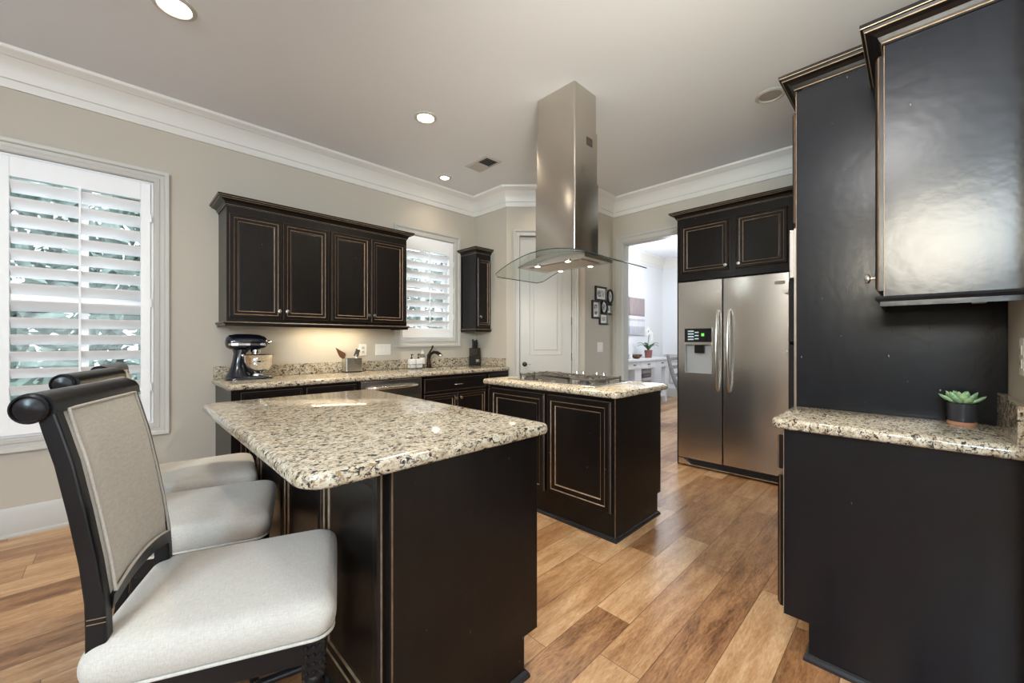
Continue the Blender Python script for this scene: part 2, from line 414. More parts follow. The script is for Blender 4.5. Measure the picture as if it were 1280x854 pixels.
def fabric():
    m, t, b = newmat('oatmeal_linen')
    tc = nd(t, 'ShaderNodeTexCoord')
    def weave(sc):
        mp = nd(t, 'ShaderNodeMapping'); mp.inputs['Scale'].default_value = sc; t.links.new(tc.outputs['Object'], mp.inputs[0])
        n = nd(t, 'ShaderNodeTexNoise'); n.inputs['Scale'].default_value = 1; n.inputs['Detail'].default_value = 3
        t.links.new(mp.outputs[0], n.inputs[0]); return n.outputs['Fac']
    a_ = weave((60, 700, 700)); c_ = weave((700, 60, 120))
    ad = nd(t, 'ShaderNodeMath', operation='ADD'); t.links.new(a_, ad.inputs[0]); t.links.new(c_, ad.inputs[1])
    rp = nd(t, 'ShaderNodeValToRGB'); e = rp.color_ramp.elements
    e[0].position = .34; e[0].color = (.42, .39, .345, 1); e[1].position = .64; e[1].color = (.54, .515, .47, 1)
    hf = nd(t, 'ShaderNodeMath', operation='MULTIPLY'); hf.inputs[1].default_value = .5
    t.links.new(ad.outputs[0], hf.inputs[0]); t.links.new(hf.outputs[0], rp.inputs[0]); t.links.new(rp.outputs[0], b.inputs['Base Color'])
    b.inputs['Roughness'].default_value = .9; b.inputs['Sheen Weight'].default_value = .15
    bp = nd(t, 'ShaderNodeBump'); bp.inputs['Strength'].default_value = .3; bp.inputs['Distance'].default_value = .002
    t.links.new(hf.outputs[0], bp.inputs['Height']); t.links.new(bp.outputs[0], b.inputs['Normal'])
    return m
M['linen'] = fabric()

# ------------------------------------------------------------------ room shell
YL, XB, YR, H = 3.957, 4.50, -.23, 3.0
XW, YN, XF = -3.4, -3.3, 8.6            # rear wall, near wall, far wall of the dining room
def wall_x(name, y0, y1, x0, x1, holes, mat):      # wall running along X with rectangular holes (xa, xb, za, zb)
    b = MB(); xs = x0
    for xa, xb, za, zb in sorted(holes):
        b.box(xs, xa, y0, y1, 0, H); xs = xb
        if za > 0: b.box(xa, xb, y0, y1, 0, za)
        b.box(xa, xb, y0, y1, zb, H)
    b.box(xs, x1, y0, y1, 0, H)
    return struct(b.build(name, mat))
def wall_y(name, x0, x1, y0, y1, holes, mat):
    b = MB(); ys = y0
    for ya, yb, za, zb in sorted(holes):
        b.box(x0, x1, ys, ya, 0, H); ys = yb
        if za > 0: b.box(x0, x1, ya, yb, 0, za)
        b.box(x0, x1, ya, yb, zb, H)
    b.box(x0, x1, ys, y1, 0, H)
    return struct(b.build(name, mat))
struct(MB().box(XW-.15, XF+.15, YN-.15, YL+.16, -.12, 0).build('floor', M['floor']))
struct(MB().box(XW-.15, XF+.15, YN-.15, YL+.16, H, H+.12).build('ceiling', M['ceil']))
W1 = (-1.22, .19, .612, 2.385); W2 = (2.195, 2.91, 1.235, 2.40)
wall_x('wall_left', YL, YL+.16, XW-.15, XB+.07, [W1, W2], M['wall'])
wall_x('wall_dining_left', YL, YL+.16, XB+.07, XF+.15, [], M['far'])
wall_y('wall_back', XB, XB+.06, YR-.1, YL, [(1.50, 2.581, 0, 2.43)], M['wall'])
wall_y('wall_dining_near', XB+.06, XB+.118, YR-1, YL, [(1.50, 2.581, 0, 2.43)], M['far'])
wall_y('wall_dining_far', XF, XF+.15, -1.15, YL, [], M['far'])
wall_x('wall_dining_right', -1.15, -1.0, XB+.07, XF+.15, [(5.1, 7.7, .7, 2.5)], M['far'])
wall_x('wall_right', YR-.1, YR, 1.72, XB, [], M['wall'])
wall_y('wall_entry', 1.72, 1.82, YN, YR-.1, [], M['wall'])
wall_x('wall_near', YN-.15, YN, XW-.15, 1.82, [(-2.55, .65, .55, 2.45)], M['wall'])
wall_y('wall_rear', XW-.15, XW, YN, YL, [(-2.1, -.7, 2.05, 2.85)], M['wall'])
PA, PB = (3.24, 3.375), (3.888, 2.727)
struct(MB().prism([(3.24, YL), (3.24, 3.375), (3.311, 3.404), (3.311, YL)], XY, 0, H).build('wall_pantry_left', M['wall']))
struct(MB().prism([(3.888, 2.727), (XB, 2.727), (XB, 2.80), (3.918, 2.80)], XY, 0, H).build('wall_pantry_right', M['wall']))
# diagonal pantry wall with its doorway: local x along the wall, y into the pantry
DX0 = Vector(PA + (0,)); DU = Vector((1, -1, 0)).normalized(); DN = Vector((-1, -1, 0)).normalized()
def dg(u, v, n): return DX0 + DU*u + DN*n + Vector((0,0,v))
DW = (.155, .765)
b = MB()
for u0, u1, z0, z1 in ((0, DW[0], 0, H), (DW[1], .9165, 0, H), (DW[0], DW[1], 2.44, H)):
    b.prism([(u0,z0),(u1,z0),(u1,z1),(u0,z1)], dg, -.07, 0)
struct(b.build('wall_pantry_diagonal', M['wall']))

CROWN = [(.0,-.215),(.012,-.215),(.016,-.200),(.016,-.165),(.024,-.160),(.028,-.120),(.045,-.080),(.075,-.048),(.082,-.046),(.088,-.040),(.108,-.030),(.122,-.018),(.126,-.0),(.0,-.0)]
crown = [(o, H+z-.0005) for o, z in CROWN]
path = [(XW, YL), (3.24, YL), PA, PB, (XB, 2.727), (XB, YR), (1.72, YR)]
struct(MB().sweep(path, crown, XY).build('trim_crown_kitchen', M['crown'], smooth=25))
struct(MB().sweep([(XB+.14, YL), (XF, YL), (XF, -1.0), (XB+.14, -1.0)], crown, XY).build('trim_crown_dining', M['crown'], smooth=25))
BASE = [(0,0),(.024,0),(.024,.012),(.016,.022),(.016,.145),(.012,.155),(.010,.170),(.004,.18),(0,.18)]
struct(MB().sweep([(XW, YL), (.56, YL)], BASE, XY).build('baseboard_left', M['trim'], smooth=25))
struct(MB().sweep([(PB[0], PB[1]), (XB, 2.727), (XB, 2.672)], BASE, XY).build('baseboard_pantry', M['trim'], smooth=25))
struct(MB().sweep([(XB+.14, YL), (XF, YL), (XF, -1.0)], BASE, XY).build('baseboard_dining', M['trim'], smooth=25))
# wainscot rail and panels of the dining room's far wall
b = MB().box(XF-.022, XF, -1.0, YL-.03, .86, .92)
for k in range(4):
    y1 = YL-.15-k*1.15; y0 = y1-.95
    b.sweep([(y0,.28),(y0,.78),(y1,.78),(y1,.28)], [(0,0),(0,.014),(.035,.014),(.035,0)], lambda u,v,n: (XF-n,u,v), closed=True)
struct(b.build('trim_wainscot', M['trim']))

CASE = [(0,-.01),(0,.012),(-.008,.018),(-.030,.018),(-.036,.014),(-.056,.016),(-.064,.026),(-.085,.030),(-.085,0)]
def casing(fn, u0, u1, v0, v1, four=True, wid=.085):
    prof = [(o*wid/.085, n) for o, n in CASE]
    b = MB()
    if four: b.sweep([(u0,v0),(u0,v1),(u1,v1),(u1,v0)], prof, fn, closed=True)
    else: b.sweep([(u0,v0),(u0,v1),(u1,v1),(u1,v0)], prof, fn)
    return b
wl = lambda u, v, n: (u, YL-n, v)
def window(name, W, cols, rails):
    """casing, reveal, sash with glazing bars and pane"""
    x0, x1, z0, z1 = W
    root = struct(bpy.data.objects.new(name, None)); COL.objects.link(root); root.location = ((x0+x1)/2, YL, z0)
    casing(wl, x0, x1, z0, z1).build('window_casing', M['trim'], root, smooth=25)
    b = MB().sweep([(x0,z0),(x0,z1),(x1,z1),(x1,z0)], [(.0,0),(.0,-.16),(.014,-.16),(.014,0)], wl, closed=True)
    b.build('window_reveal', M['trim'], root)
    b = MB().sweep([(x0+.014,z0+.014),(x0+.014,z1-.014),(x1-.014,z1-.014),(x1-.014,z0+.014)], [(0,-.10),(.05,-.10),(.05,-.14),(0,-.14)], wl, closed=True)
    for cx in cols: b.box(cx-.022, cx+.022, YL+.105, YL+.135, z0+.06, z1-.06)
    for cz in rails: b.box(x0+.06, x1-.06, YL+.10, YL+.14, cz-.02, cz+.02)
    b.build('window_sash', M['shutter'], root)
    MB().box(x0+.06, x1-.06, YL+.118, YL+.122, z0+.06, z1-.06).build('window_pane', M['clear'], root)
    return root
for root, W in ((window('window_1', W1, [-.86, -.515, -.165], [1.50]), W1), (window('window_2', W2, [2.55], [1.80]), W2)):
    MB().sweep([(W[0]+.001,W[2]+.001),(W[0]+.001,W[3]-.001),(W[1]-.001,W[3]-.001),(W[1]-.001,W[2]+.001)], [(0,-.035),(0,-.003),(.0155,-.003),(.0155,-.035)], wl, closed=True).build('hanging_frame', M['shutter'], root)

def shutter(label, x0, x1, z0, z1, lx0, lx1, lz0, lz1, n, group):
    t_ = thing('plantation_shutter', label, 'shutter', ((x0+x1)/2, YL-.005, z0), 0, group)
    ya, yb = YL-.012, YL+.022
    b = MB().box(x0, lx0, ya, yb, z0, z1).box(lx1, x1, ya, yb, z0, z1).box(lx0, lx1, ya, yb, z0, lz0).box(lx0, lx1, ya, yb, lz1, z1)
    b.build('frame', M['shutter'], t_, bevel=.003)
    p = (lz1-lz0)/n; wv = .100; th = math.radians(41)
    for k in range(n):
        zc = lz0+p*(k+.5); prof = []
        for q in range(16):
            a_ = 2*PI*q/16; du = .5*wv*math.cos(a_); dv = .0055*math.sin(a_)
            yy = du*math.cos(th)-dv*math.sin(th); zz = -du*math.sin(th)-dv*math.cos(th)   # room edge up, outer edge down
            prof.append((yy, zz))
        MB().prism(prof, lambda u, v, s_: (s_, YL+.012+u, zc+v), lx0+.001, lx1-.001).build('louver', M['shutter'], t_, smooth=40)
    xr = (lx0+lx1)/2
    MB().box(xr-.006, xr+.006, YL-.042, YL-.030, lz0+.06, lz1+.0).build('tilt_rod', M['shutter'], t_, bevel=.002)
    for zz in (z0+.25, z1-.25, (z0+z1)/2):
        MB().lathe([(.005,-.03),(.005,.03)], (x1+.004, ya-.003, zz), 8).build('hinge', M['shutter'], t_)
    return t_
shutter('white plantation shutter at far left, louvers open behind the bar stools', -.525, .172, .63, 2.365, -.477, .120, .745, 2.24, 14, None)
shutter('left leaf of the tall white shutter, cut off by the photo edge', -1.20, -.532, .63, 2.365, -1.155, -.578, .745, 2.24, 14, None)
shutter('small white plantation shutter over the sink, between the dark wall cabinets', 2.213, 2.892, 1.253, 2.385, 2.268, 2.832, 1.363, 2.24, 8, None)

# doorway to the dining room
bk = lambda u, v, n: (XB-n, u, v)
b = MB().sweep([(2.581,0),(2.581,2.43),(1.50,2.43),(1.50,0)], [(-o*1.05,n) for o,n in CASE], bk)
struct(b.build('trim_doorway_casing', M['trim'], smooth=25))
b = MB().box(XB-.004, XB+.122, 2.574, 2.583, 0, 2.43).box(XB-.004, XB+.122, 1.498, 1.507, 0, 2.43).box(XB-.004, XB+.122, 1.50, 2.581, 2.42, 2.432)
struct(b.build('trim_doorway_jamb', M['trim']))
# pantry door: frame lies in the diagonal wall
root = struct(bpy.data.objects.new('door_1', None)); COL.objects.link(root); root.location = dg((DW[0]+DW[1])/2, 0, 0)
MB().sweep([(DW[0],0),(DW[0],2.44),(DW[1],2.44),(DW[1],0)], [(o*.85,n) for o,n in CASE], dg).build('door_casing', M['trim'], root, smooth=25)
b = MB(); u0, u1 = DW[0]+.004, DW[1]-.004
b.prism([(u0,.01),(u1,.01),(u1,2.435),(u0,2.435)], dg, -.05, -.014)
for za, zb in ((.25, .86), (1.06, 2.26)):
    ua, ub = u0+.115, u1-.115
    pr_ = [(0,0),(.010,-.007),(.020,-.007),(.05,.003),(.06,.003)]
    pts = lambda d: [(ua+d,za+d),(ub-d,za+d),(ub-d,zb-d),(ua+d,zb-d)]
    b.loft([[dg(p[0],p[1],-.0135+n) for p in pts(d)] for d, n in [(-.012,-.001),(-.008,.004),(0,.004)]+[(d+.004,n+.0) for d, n in pr_[1:]]], False, True)
b.build('door_slab', M['trim'], root)
b = MB(); kc = dg(u0+.055, .945, -.01)
n0 = len(b.v); b.lathe([(.026,0),(.026,.006),(.010,.010),(.010,.022),(.022,.030),(.027,.042),(.020,.054),(.004,.057)], (0,0,0), 20)
b.xf(Matrix.Translation(kc) @ DN.to_track_quat('Z', 'Y').to_matrix().to_4x4(), n0)
b.build('door_knob', M['bronze'], root, smooth=40)
MB().tube([dg(u0+.08,.943,.02), dg(u0+.13,.945,.024)], .004, 8).build('door_latch_lever', M['nickel'], root)
for zz in (2.10, 1.45, 1.03, .3):
    MB().prism([(u1-.002,zz-.045),(u1+.012,zz-.045),(u1+.012,zz+.045),(u1-.002,zz+.045)], dg, -.012, .006).build('door_hinge', M['bronze'], root)

# outside: pale ground and hedges beyond the windows
bounce_ground = struct(MB().box(-16, 16, YL+.17, 30, -.5, -.4).build('floor_bounce_ground', M['bounceground']))  # unseen ground, made pale to bounce light up onto the louvers
def hedge(label, x0, x1, y, zt, n, seed, c):
    r = random.Random(seed); b = MB()
    for k in range(n):
        p = Vector((r.uniform(x0,x1), y+r.gauss(0,.35), -.4+(zt+.4)*r.random()**.85)); s_ = r.uniform(.06,.17)
        u = Vector((r.gauss(0,1),r.gauss(0,1),r.gauss(0,1))).normalized(); v_ = u.orthogonal().normalized()
        b.add([p-u*s_, p-v_*s_*.45, p+u*s_, p+v_*s_*.45], [(0,1,2,3)])
    m = pbr('hedge_leaf_%d' % seed, c, .5, var=.5, vscale=5)
    return tag(b.build('hedge', m), label, 'hedge', kind='stuff')
hedge('green hedge outside the large shuttered window at left', -4.5, 1.6, 6.6, 5.2, 13000, 1, (.30, .40, .36))
hedge('taller leafy hedge outside the small window over the sink', 2.2, 9.0, 6.9, 3.0, 7000, 2, (.30, .36, .32))

# ------------------------------------------------------------------ cabinet helpers
FACE = {'-X': lambda x: (lambda u, v, n: (x-n, u, v)), '-Y': lambda y: (lambda u, v, n: (u, y-n, v)), '+Y': lambda y: (lambda u, v, n: (u, y+n, v)),
        '+X': lambda x: (lambda u, v, n: (x+n, u, v))}
def panel_door(parent, name, fn, u0, u1, v0, v1, th=.021, fr=.055, mats=None, flat=False):
    mats = mats or [M['esp'], M['rub'], M['rubpale']]
    P = lambda d: [(u0+d,v0+d),(u1-d,v0+d),(u1-d,v1-d),(u0+d,v1-d)]
    f = fr
    prof = [(0,0,0),(0,th*.5,0),(.003,th*.7,1),(.010,th,0),(f*.48,th,0),(f*.55,th-.004,2),(f*.62,th-.005,0),(f*.92,th-.006,0),
            (f,th-.0115,2),(f+.004,th-.013,0),(f+.010,th-.012,0)]
    if flat: prof = [(0,0,0),(0,th*.7,0),(.003,th,1),(f*.5,th,0),(f*.55,th-.003,1),(f*.7,th-.003,0)]
    rings = [[fn(p[0],p[1],n) for p in P(d)] for d, n, _ in prof]
    b = MB().loft(rings, True, True, mis=[q[2] for q in prof[1:]])
    b.m[-1] = 0
    return b.build(name, mats, parent)
def knob(parent, fn, u, v, n, r=.017):
    b = MB(); a_ = Vector(fn(u,v,n)); d = (Vector(fn(u,v,n+1))-a_).normalized()
    k0 = len(b.v); b.lathe([(.006,0),(.005,.012),(r*.9,.016),(r,.021),(r*.85,.027),(.003,.029)], (0,0,0), 16)
    b.xf(Matrix.Translation(a_) @ d.to_track_quat('Z','Y').to_matrix().to_4x4(), k0)
    return b.build('knob', M['nickel'], parent, smooth=40)
def pull(parent, fn, u, v, n, half=.05, vertical=False):
    b = MB()
    pts = [(-half,0),(-half*.9,.018),(-half*.5,.026),(half*.5,.026),(half*.9,.018),(half,0)]
    P = [fn(u+(0 if vertical else a_), v+(a_ if vertical else 0), n+h) for a_, h in pts]
    b.tube(P, .005, 8)
    return b.build('pull', M['nickel'], parent, smooth=50)
CORN = [(0,0),(.006,0),(.006,.006),(.0085,.0085),(.012,.014),(.016,.026),(.030,.036),(.047,.0415),(.0495,.044),(.052,.052),(.0585,.053),(.060,.0555),(.060,.068),(0,.068)]
CORM = [0,0,1,0,0,0,0,1,0,0,1,0,0]
def cornice(parent, name, path, z, mats=None, k=1.0):
    b = MB().sweep(path, [(o*k,z+h*k) for o,h in CORN], XY, mis=CORM)
    return b.build(name, mats or [M['esp'], M['rubcream']], parent)
RAIL = [(0,0),(.020,0),(.024,-.008),(.018,-.016),(.010,-.018),(.010,-.034),(0,-.034)]
def lightrail(parent, name, path, z, mats=None):
    b = MB().sweep(path, [(o,z+h) for o,h in RAIL], XY, mis=[0,1,0,0,0,0])
    return b.build(name, mats or [M['esp'], M['rub']], parent)
def slab(name, label, x0, x1, y0, y1, r, z0=.874, z1=.914, hole=None):
    """granite worktop with an eased edge; hole = (x0,x1,y0,y1,r)"""
    prof = [(.014,z1),(.006,z1-.004),(.001,z1-.011),(0,z1-.018),(0,z0+.010),(.004,z0+.004),(.010,z0)]
    R = r if isinstance(r, (list,tuple)) else [r]*4
    ring = lambda d, z: [(p[0],p[1],z) for p in rrect(x0+d,x1-d,y0+d,y1-d,[max(q-d,.0005) for q in R])]
    b = MB()
    if hole is None: b.loft([ring(d,z) for d, z in prof])
    else:
        hr = lambda z: [(p[0],p[1],z) for p in rrect(*hole[:4], hole[4])]
        b.loft([hr(z1)]+[ring(d,z) for d, z in prof]+[hr(z0), hr(z1)], False, False)
    return tag(b.build(name, M['granite'], smooth=35), label, 'worktop')

# ------------------------------------------------------------------ wall cabinets on the left wall
YU = 3.627
fu = FACE['-Y'](YU)
def wall_unit(label, x0, x1, doors, group=None):
    t_ = thing('wall_cabinet', label, 'cabinet', ((x0+x1)/2, 3.79, 1.365), 0, group)
    MB().box(x0, x1, YU, YL-.001, 1.365, 2.236).build('body', M['esp'], t_)
    for k, (a_, c_) in enumerate(doors):
        d = panel_door(t_, 'door', fu, a_, c_, 1.392, 2.178)
        knob(d, fu, (c_-.022) if k == 0 else (a_+.022), 1.455, .021)
    return t_
wall_unit('dark two-door wall cabinet above the stand mixer, left of the pair', .58, 1.328, [(.597,.948),(.960,1.313)])
wall_unit('dark two-door wall cabinet beside the small window, right of the pair', 1.3285, 2.08, [(1.341,1.691),(1.703,2.055)])
o = cornice(None, 'cabinet_cornice', [(.58,YL-.001),(.58,YU),(2.08,YU),(2.08,YL-.001)], 2.2365)
tag(o, 'dark stepped cornice running along the top of the four-door wall cabinets', 'cornice')
o = lightrail(None, 'cabinet_light_rail', [(.58,YL-.001),(.58,YU),(2.08,YU),(2.08,YL-.001)], 1.3645)
tag(o, 'dark light rail under the four-door wall cabinets above the mixer', 'light rail')
lg = thing('under_cabinet_light', 'slim strip light under the wall cabinets above the utensil crock', 'light', (1.45, 3.80, 1.345))
MB().box(1.15, 1.75, 3.77, 3.83, 1.349, 1.3645).build('housing', M['plastic'], lg)
MB().box(1.16, 1.74, 3.775, 3.825, 1.346, 1.3492).build('lens', emis('strip_lens', (1,.80,.52), 12), lg)
area('under_cabinet_glow', (1.45, 3.80, 1.343), (0,0,0), .58, .05, 1.7, (1, .84, .58))
# narrow corner cabinet
t_ = thing('corner_wall_cabinet', 'narrow single-door dark wall cabinet in the corner right of the window', 'cabinet', (3.125, 3.80, 1.36))
MB().box(3.01, 3.239, 3.653, YL-.001, 1.36, 2.25).build('body', M['esp'], t_)
fn = FACE['-Y'](3.653)
d = panel_door(t_, 'door', fn, 3.024, 3.226, 1.385, 2.20, fr=.05); knob(d, fn, 3.05, 1.50, .021)
cornice(t_, 'cornice', [(3.01,YL-.001),(3.01,3.653),(3.239,3.653)], 2.2505)
lightrail(t_, 'light_rail', [(3.01,YL-.001),(3.01,3.653),(3.239,3.653)], 1.3595)

# ------------------------------------------------------------------ base run on the left wall
YF = 3.34; fb = FACE['-Y'](YF)
def base_body(x0, x1, y0, y1, parent, mat, top=.8735):
    return MB().box(x0, x1, y0, y1, .10, top).box(x0, x1, y0+.07, y1, 0, .10).build('body', mat, parent)
t_ = thing('base_cabinet', 'dark base cabinet with two drawers under the stand mixer', 'cabinet', (1.0, 3.65, 0))
base_body(.56, 1.468, YF, YL-.001, t_, M['esp'])
for a_, c_ in ((.615,1.015),(1.045,1.435)):
    panel_door(t_, 'drawer', fb, a_, c_, .715, .853, fr=.03, flat=True)
    d = panel_door(t_, 'door', fb, a_, c_, .125, .695); knob(d, fb, c_-.025 if a_ < 1 else a_+.025, .63, .021)
t_ = thing('dishwasher', 'stainless dishwasher with a curved bar handle in the base run', 'dishwasher', (1.77, 3.65, 0))
MB().box(1.472, 2.072, YF+.01, YL-.002, .10, .872).build('body', M['black'], t_)
MB().box(1.476, 2.068, YF-.018, YF+.01, .115, .866).build('door', M['steelx'], t_, bevel=.004)
MB().box(1.48, 2.064, YF+.06, YF+.09, 0, .10).build('kick_plate', M['black'], t_)
b = MB(); b.tube([(1.53+.48*k/10, YF-.030-.042*math.sin(PI*k/10)**.5, .805) for k in range(11)], .013, 10)
b.build('handle', M['chrome'], t_, smooth=50)
t_ = thing('sink_base_cabinet', 'dark sink base cabinet with a wide false drawer and two doors', 'cabinet', (2.48, 3.65, 0))
MB().box(2.076, 2.90, YF, YF+.02, .10, .8735).box(2.076, 2.095, YF, YL-.001, .10, .8735).box(2.88, 2.90, YF, YL-.001, .10, .8735).box(2.076,2.90,YF+.07,YL-.001,0,.10).build('body', M['esp'], t_)
d = panel_door(t_, 'drawer_front', fb, 2.10, 2.885, .705, .845, fr=.03, flat=True); pull(d, fb, 2.50, .775, .021)
for k, (a_, c_) in enumerate(((2.10,2.485),(2.495,2.885))):
    d = panel_door(t_, 'door', fb, a_, c_, .125, .69); knob(d, fb, (c_-.03) if k == 0 else (a_+.03), .635, .021)
t_ = thing('end_base_cabinet', 'narrow dark base cabinet at the pantry end of the sink run', 'cabinet', (3.07, 3.65, 0))
base_body(2.902, 3.238, YF, YL-.001, t_, M['esp'])
panel_door(t_, 'drawer', fb, 2.92, 3.222, .705, .845, fr=.03, flat=True)
d = panel_door(t_, 'door', fb, 2.92, 3.222, .125, .69); knob(d, fb, 2.95, .635, .021)
SINK = (2.22, 2.82, 3.44, 3.82, .05)
slab('granite_worktop', 'long speckled granite worktop along the left wall under the wall cabinets', .535, 3.2385, 3.31, YL-.0005, [.02,.02,.001,.001], hole=SINK)
b = MB().sweep([(.545,YL-.001),(3.2385,YL-.001),(3.2385,3.378)], [(0,.9142),(.022,.9142),(.022,1.012),(0,1.012)], XY)
tag(b.build('granite_backsplash', M['granite'], bevel=.002), 'low granite backsplash along the left wall behind the mixer and faucet', 'backsplash')
b = MB(); ins = lambda d, z: [(p[0],p[1],z) for p in rrect(SINK[0]-.004+d, SINK[1]+.004-d, SINK[2]-.004+d, SINK[3]+.004-d, .05)]
b.loft([ins(-.015,.8735), ins(0,.8735), ins(.004,.75), ins(.03,.69), ins(.1,.685)], False, True)
tag(b.build('undermount_sink', M['steelx'], smooth=40), 'undermount steel sink set in the worktop below the small window', 'sink')

# island: seating island in front
t_ = thing('island_cabinet', 'large dark seating island cabinet with raised panels facing the stools', 'cabinet', (.83, 1.71, 0))
b = MB().box(.53, 1.12, 1.02, 2.42, .145, .8735).box(.53, 1.05, 1.02, 2.42, 0, .145)
b.build('body', M['esp'], t_)
fx = FACE['-X'](.53)
for y0 in (1.035, 1.492, 1.949): panel_door(t_, 'side_panel', fx, y0, y0+.445, .13, .86, fr=.06)
b = MB().add([], []); pts = [(.53,0),(1.05,0),(1.05,.145),(1.12,.145),(1.12,.8735),(.53,.8735)]
b.prism(pts, lambda u,v,n: (u,n,v), 1.0, 1.02)
o = b.build('end_panel', M['esp'], t_, bevel=.0015)
MB().box(.5285, .5325, .9985, 1.002, .0, .8735).build('corner_bead', M['rub'], t_)
b = MB(); SH = [(0,0),(.016,0),(.015,.010),(.010,.020),(0,.024)]
b.sweep([(1.05,2.40),(1.05,1.0),(.53,1.0),(.53,2.42)], [(-o_,h_) for o_,h_ in SH], XY)
b.build('shoe_moulding', M['plinth'], t_)
fx2 = FACE['+X'](1.12)
for y0 in (1.03, 1.495, 1.96):
    d = panel_door(t_, 'drawer', fx2, y0, y0+.44, .715, .853, fr=.03, flat=True); pull(d, fx2, y0+.22, .785, .021)
    d = panel_door(t_, 'door', fx2, y0, y0+.44, .165, .70); knob(d, fx2, y0+.40, .64, .021)
slab('granite_worktop', 'large granite island worktop overhanging the bar stools', .29, 1.145, .955, 2.44, [.075,.03,.03,.03])

# cooktop island behind
t_ = thing('cooktop_island_cabinet', 'dark island cabinet carrying the gas cooktop under the hood', 'cabinet', (2.445, 1.85, 0))
b = MB().box(2.14, 2.75, 1.30, 2.42, .145, .8735).box(2.14, 2.70, 1.30, 2.42, 0, .145)
b.build('body', M['esp'], t_)
fx = FACE['-X'](2.14)
for y0, y1 in ((1.302,1.805),(1.832,2.393)): panel_door(t_, 'side_panel', fx, y0, y1, .166, .845, fr=.075, th=.024)
b = MB().prism([(2.14,0),(2.70,0),(2.70,.145),(2.75,.145),(2.75,.8735),(2.14,.8735)], lambda u,v,n: (u,n,v), 1.28, 1.30)
b.build('end_panel', M['esp'], t_, bevel=.0015)
MB().box(2.1385, 2.143, 1.2785, 1.283, .02, .8735).build('corner_bead', M['rub'], t_)
b = MB().sweep([(2.70,2.40),(2.70,1.28),(2.14,1.28),(2.14,2.42)], [(-o_,h_) for o_,h_ in SH], XY)
b.build('shoe_moulding', M['plinth'], t_)
slab('granite_worktop', 'granite worktop of the second island, holding the gas cooktop', 2.085, 2.79, 1.235, 2.46, [.04,.03,.03,.03])

# gas cooktop
t_ = thing('gas_cooktop', 'stainless gas cooktop with grey grates set on the second island', 'cooktop', (2.43, 1.85, .914))
cx0, cx1, cy0, cy1 = 2.195, 2.69, 1.465, 2.28
b = MB().loft([[(p[0],p[1],z) for p in rrect(cx0+d,cx1-d,cy0+d,cy1-d,.02)] for d, z in ((0,.9143),(0,.918),(.004,.921),(.012,.922),(.018,.919))])
b.build('tray', M['nickel'], t_, smooth=30)
def grate(x0, x1, y0, y1, front):
    b = MB(); z0, z1 = .944, .957; w_ = .012
    b.box(x0,x1,y0,y0+w_,z0,z1).box(x0,x1,y1-w_,y1,z0,z1).box(x0,x0+w_,y0,y1,z0,z1).box(x1-w_,x1,y0,y1,z0,z1)
    if front: b.box(x0,x0+.008,y0,y1,.926,z1)
    ym = (y0+y1)/2
    for q in (.28,.72):
        xx = x0+(x1-x0)*q
        b.box(xx-w_/2,xx+w_/2,y0,y0+(y1-y0)*.36,z0,z1+.004).box(xx-w_/2,xx+w_/2,y1-(y1-y0)*.36,y1,z0,z1+.004)
        b.box(xx-.05,xx-.018,ym-w_/2,ym+w_/2,z0,z1+.004).box(xx+.018,xx+.05,ym-w_/2,ym+w_/2,z0,z1+.004)
    for xx in (x0,(x0+x1)/2-w_/2,x1-w_):
        for yy in (y0,y1-w_): b.box(xx,xx+w_,yy,yy+w_,.920,z1+.006)
    return b.build('grate', M['ironlight'], t_, bevel=.002)
for y0, y1, fr_ in ((1.505,1.725,False),(1.735,2.065,True),(2.075,2.215,False)): grate(2.275, 2.60, y0, y1, fr_)
for bx, by, br in ((2.31,1.625,.035),(2.49,1.625,.045),(2.395,1.875,.055),(2.31,2.125,.045),(2.49,2.125,.035)):
    MB().lathe([(br+.012,.920),(br+.010,.930),(br,.931),(br,.940),(br-.01,.943),(.004,.943)], (bx,by,0), 20).build('burner', M['iron'], t_, smooth=30)
for k, ky in enumerate((1.675, 1.738, 1.862, 1.925)):
    b = MB().lathe([(.024,.920),(.024,.927),(.019,.934),(.013,.955),(.009,.974),(.003,.978)], (2.635,ky,0), 18)
    b.box(2.632,2.638,ky-.013,ky+.013,.935,.976)
    b.build('control_knob', M['nickel'], t_, smooth=40)

# ------------------------------------------------------------------ island hood
t_ = thing('island_hood', 'stainless island range hood with a curved glass canopy', 'range hood', (2.355, 1.81, 1.70))
HX0, HX1, HY0, HY1 = 2.21, 2.50, 1.63, 1.995
def sq(x0,x1,y0,y1,z0,z1,r=.012):
    return MB().loft([[(p[0],p[1],z) for p in rrect(x0,x1,y0,y1,r,4)] for z in (z0,z1)])
sq(HX0,HX1,HY0,HY1,1.825,2.35).build('chimney_lower', M['steelh'], t_, smooth=30)
sq(HX0+.006,HX1-.006,HY0+.006,HY1-.006,2.35,2.72).build('chimney_middle', M['steelh'], t_, smooth=30)
sq(HX0+.012,HX1-.012,HY0+.012,HY1-.012,2.70,2.9995).build('chimney_upper', M['steelh'], t_, smooth=30)
b = MB()
for k in range(5): b.box(2.352, 2.425, HY0+.0045, HY0+.008, 2.605+k*.012, 2.611+k*.012)
b.build('vent_slots', M['rubber'], t_)
GY0, GY1, GX0, GX1 = 1.305, 2.312, 2.07, 2.64
gm = (GY0+GY1)/2; gh = (GY1-GY0)/2
gz = lambda y: 1.715 + .122*(1-((y-gm)/gh)**2)
b = MB(); NG = 30; ys = [GY0+(GY1-GY0)*k/NG for k in range(NG+1)]
def gx(y):   # corners of the sheet are rounded
    q = min(y-GY0, GY1-y); r_ = .05
    return r_-math.sqrt(max(0,r_*r_-(r_-q)**2)) if q < r_ else 0
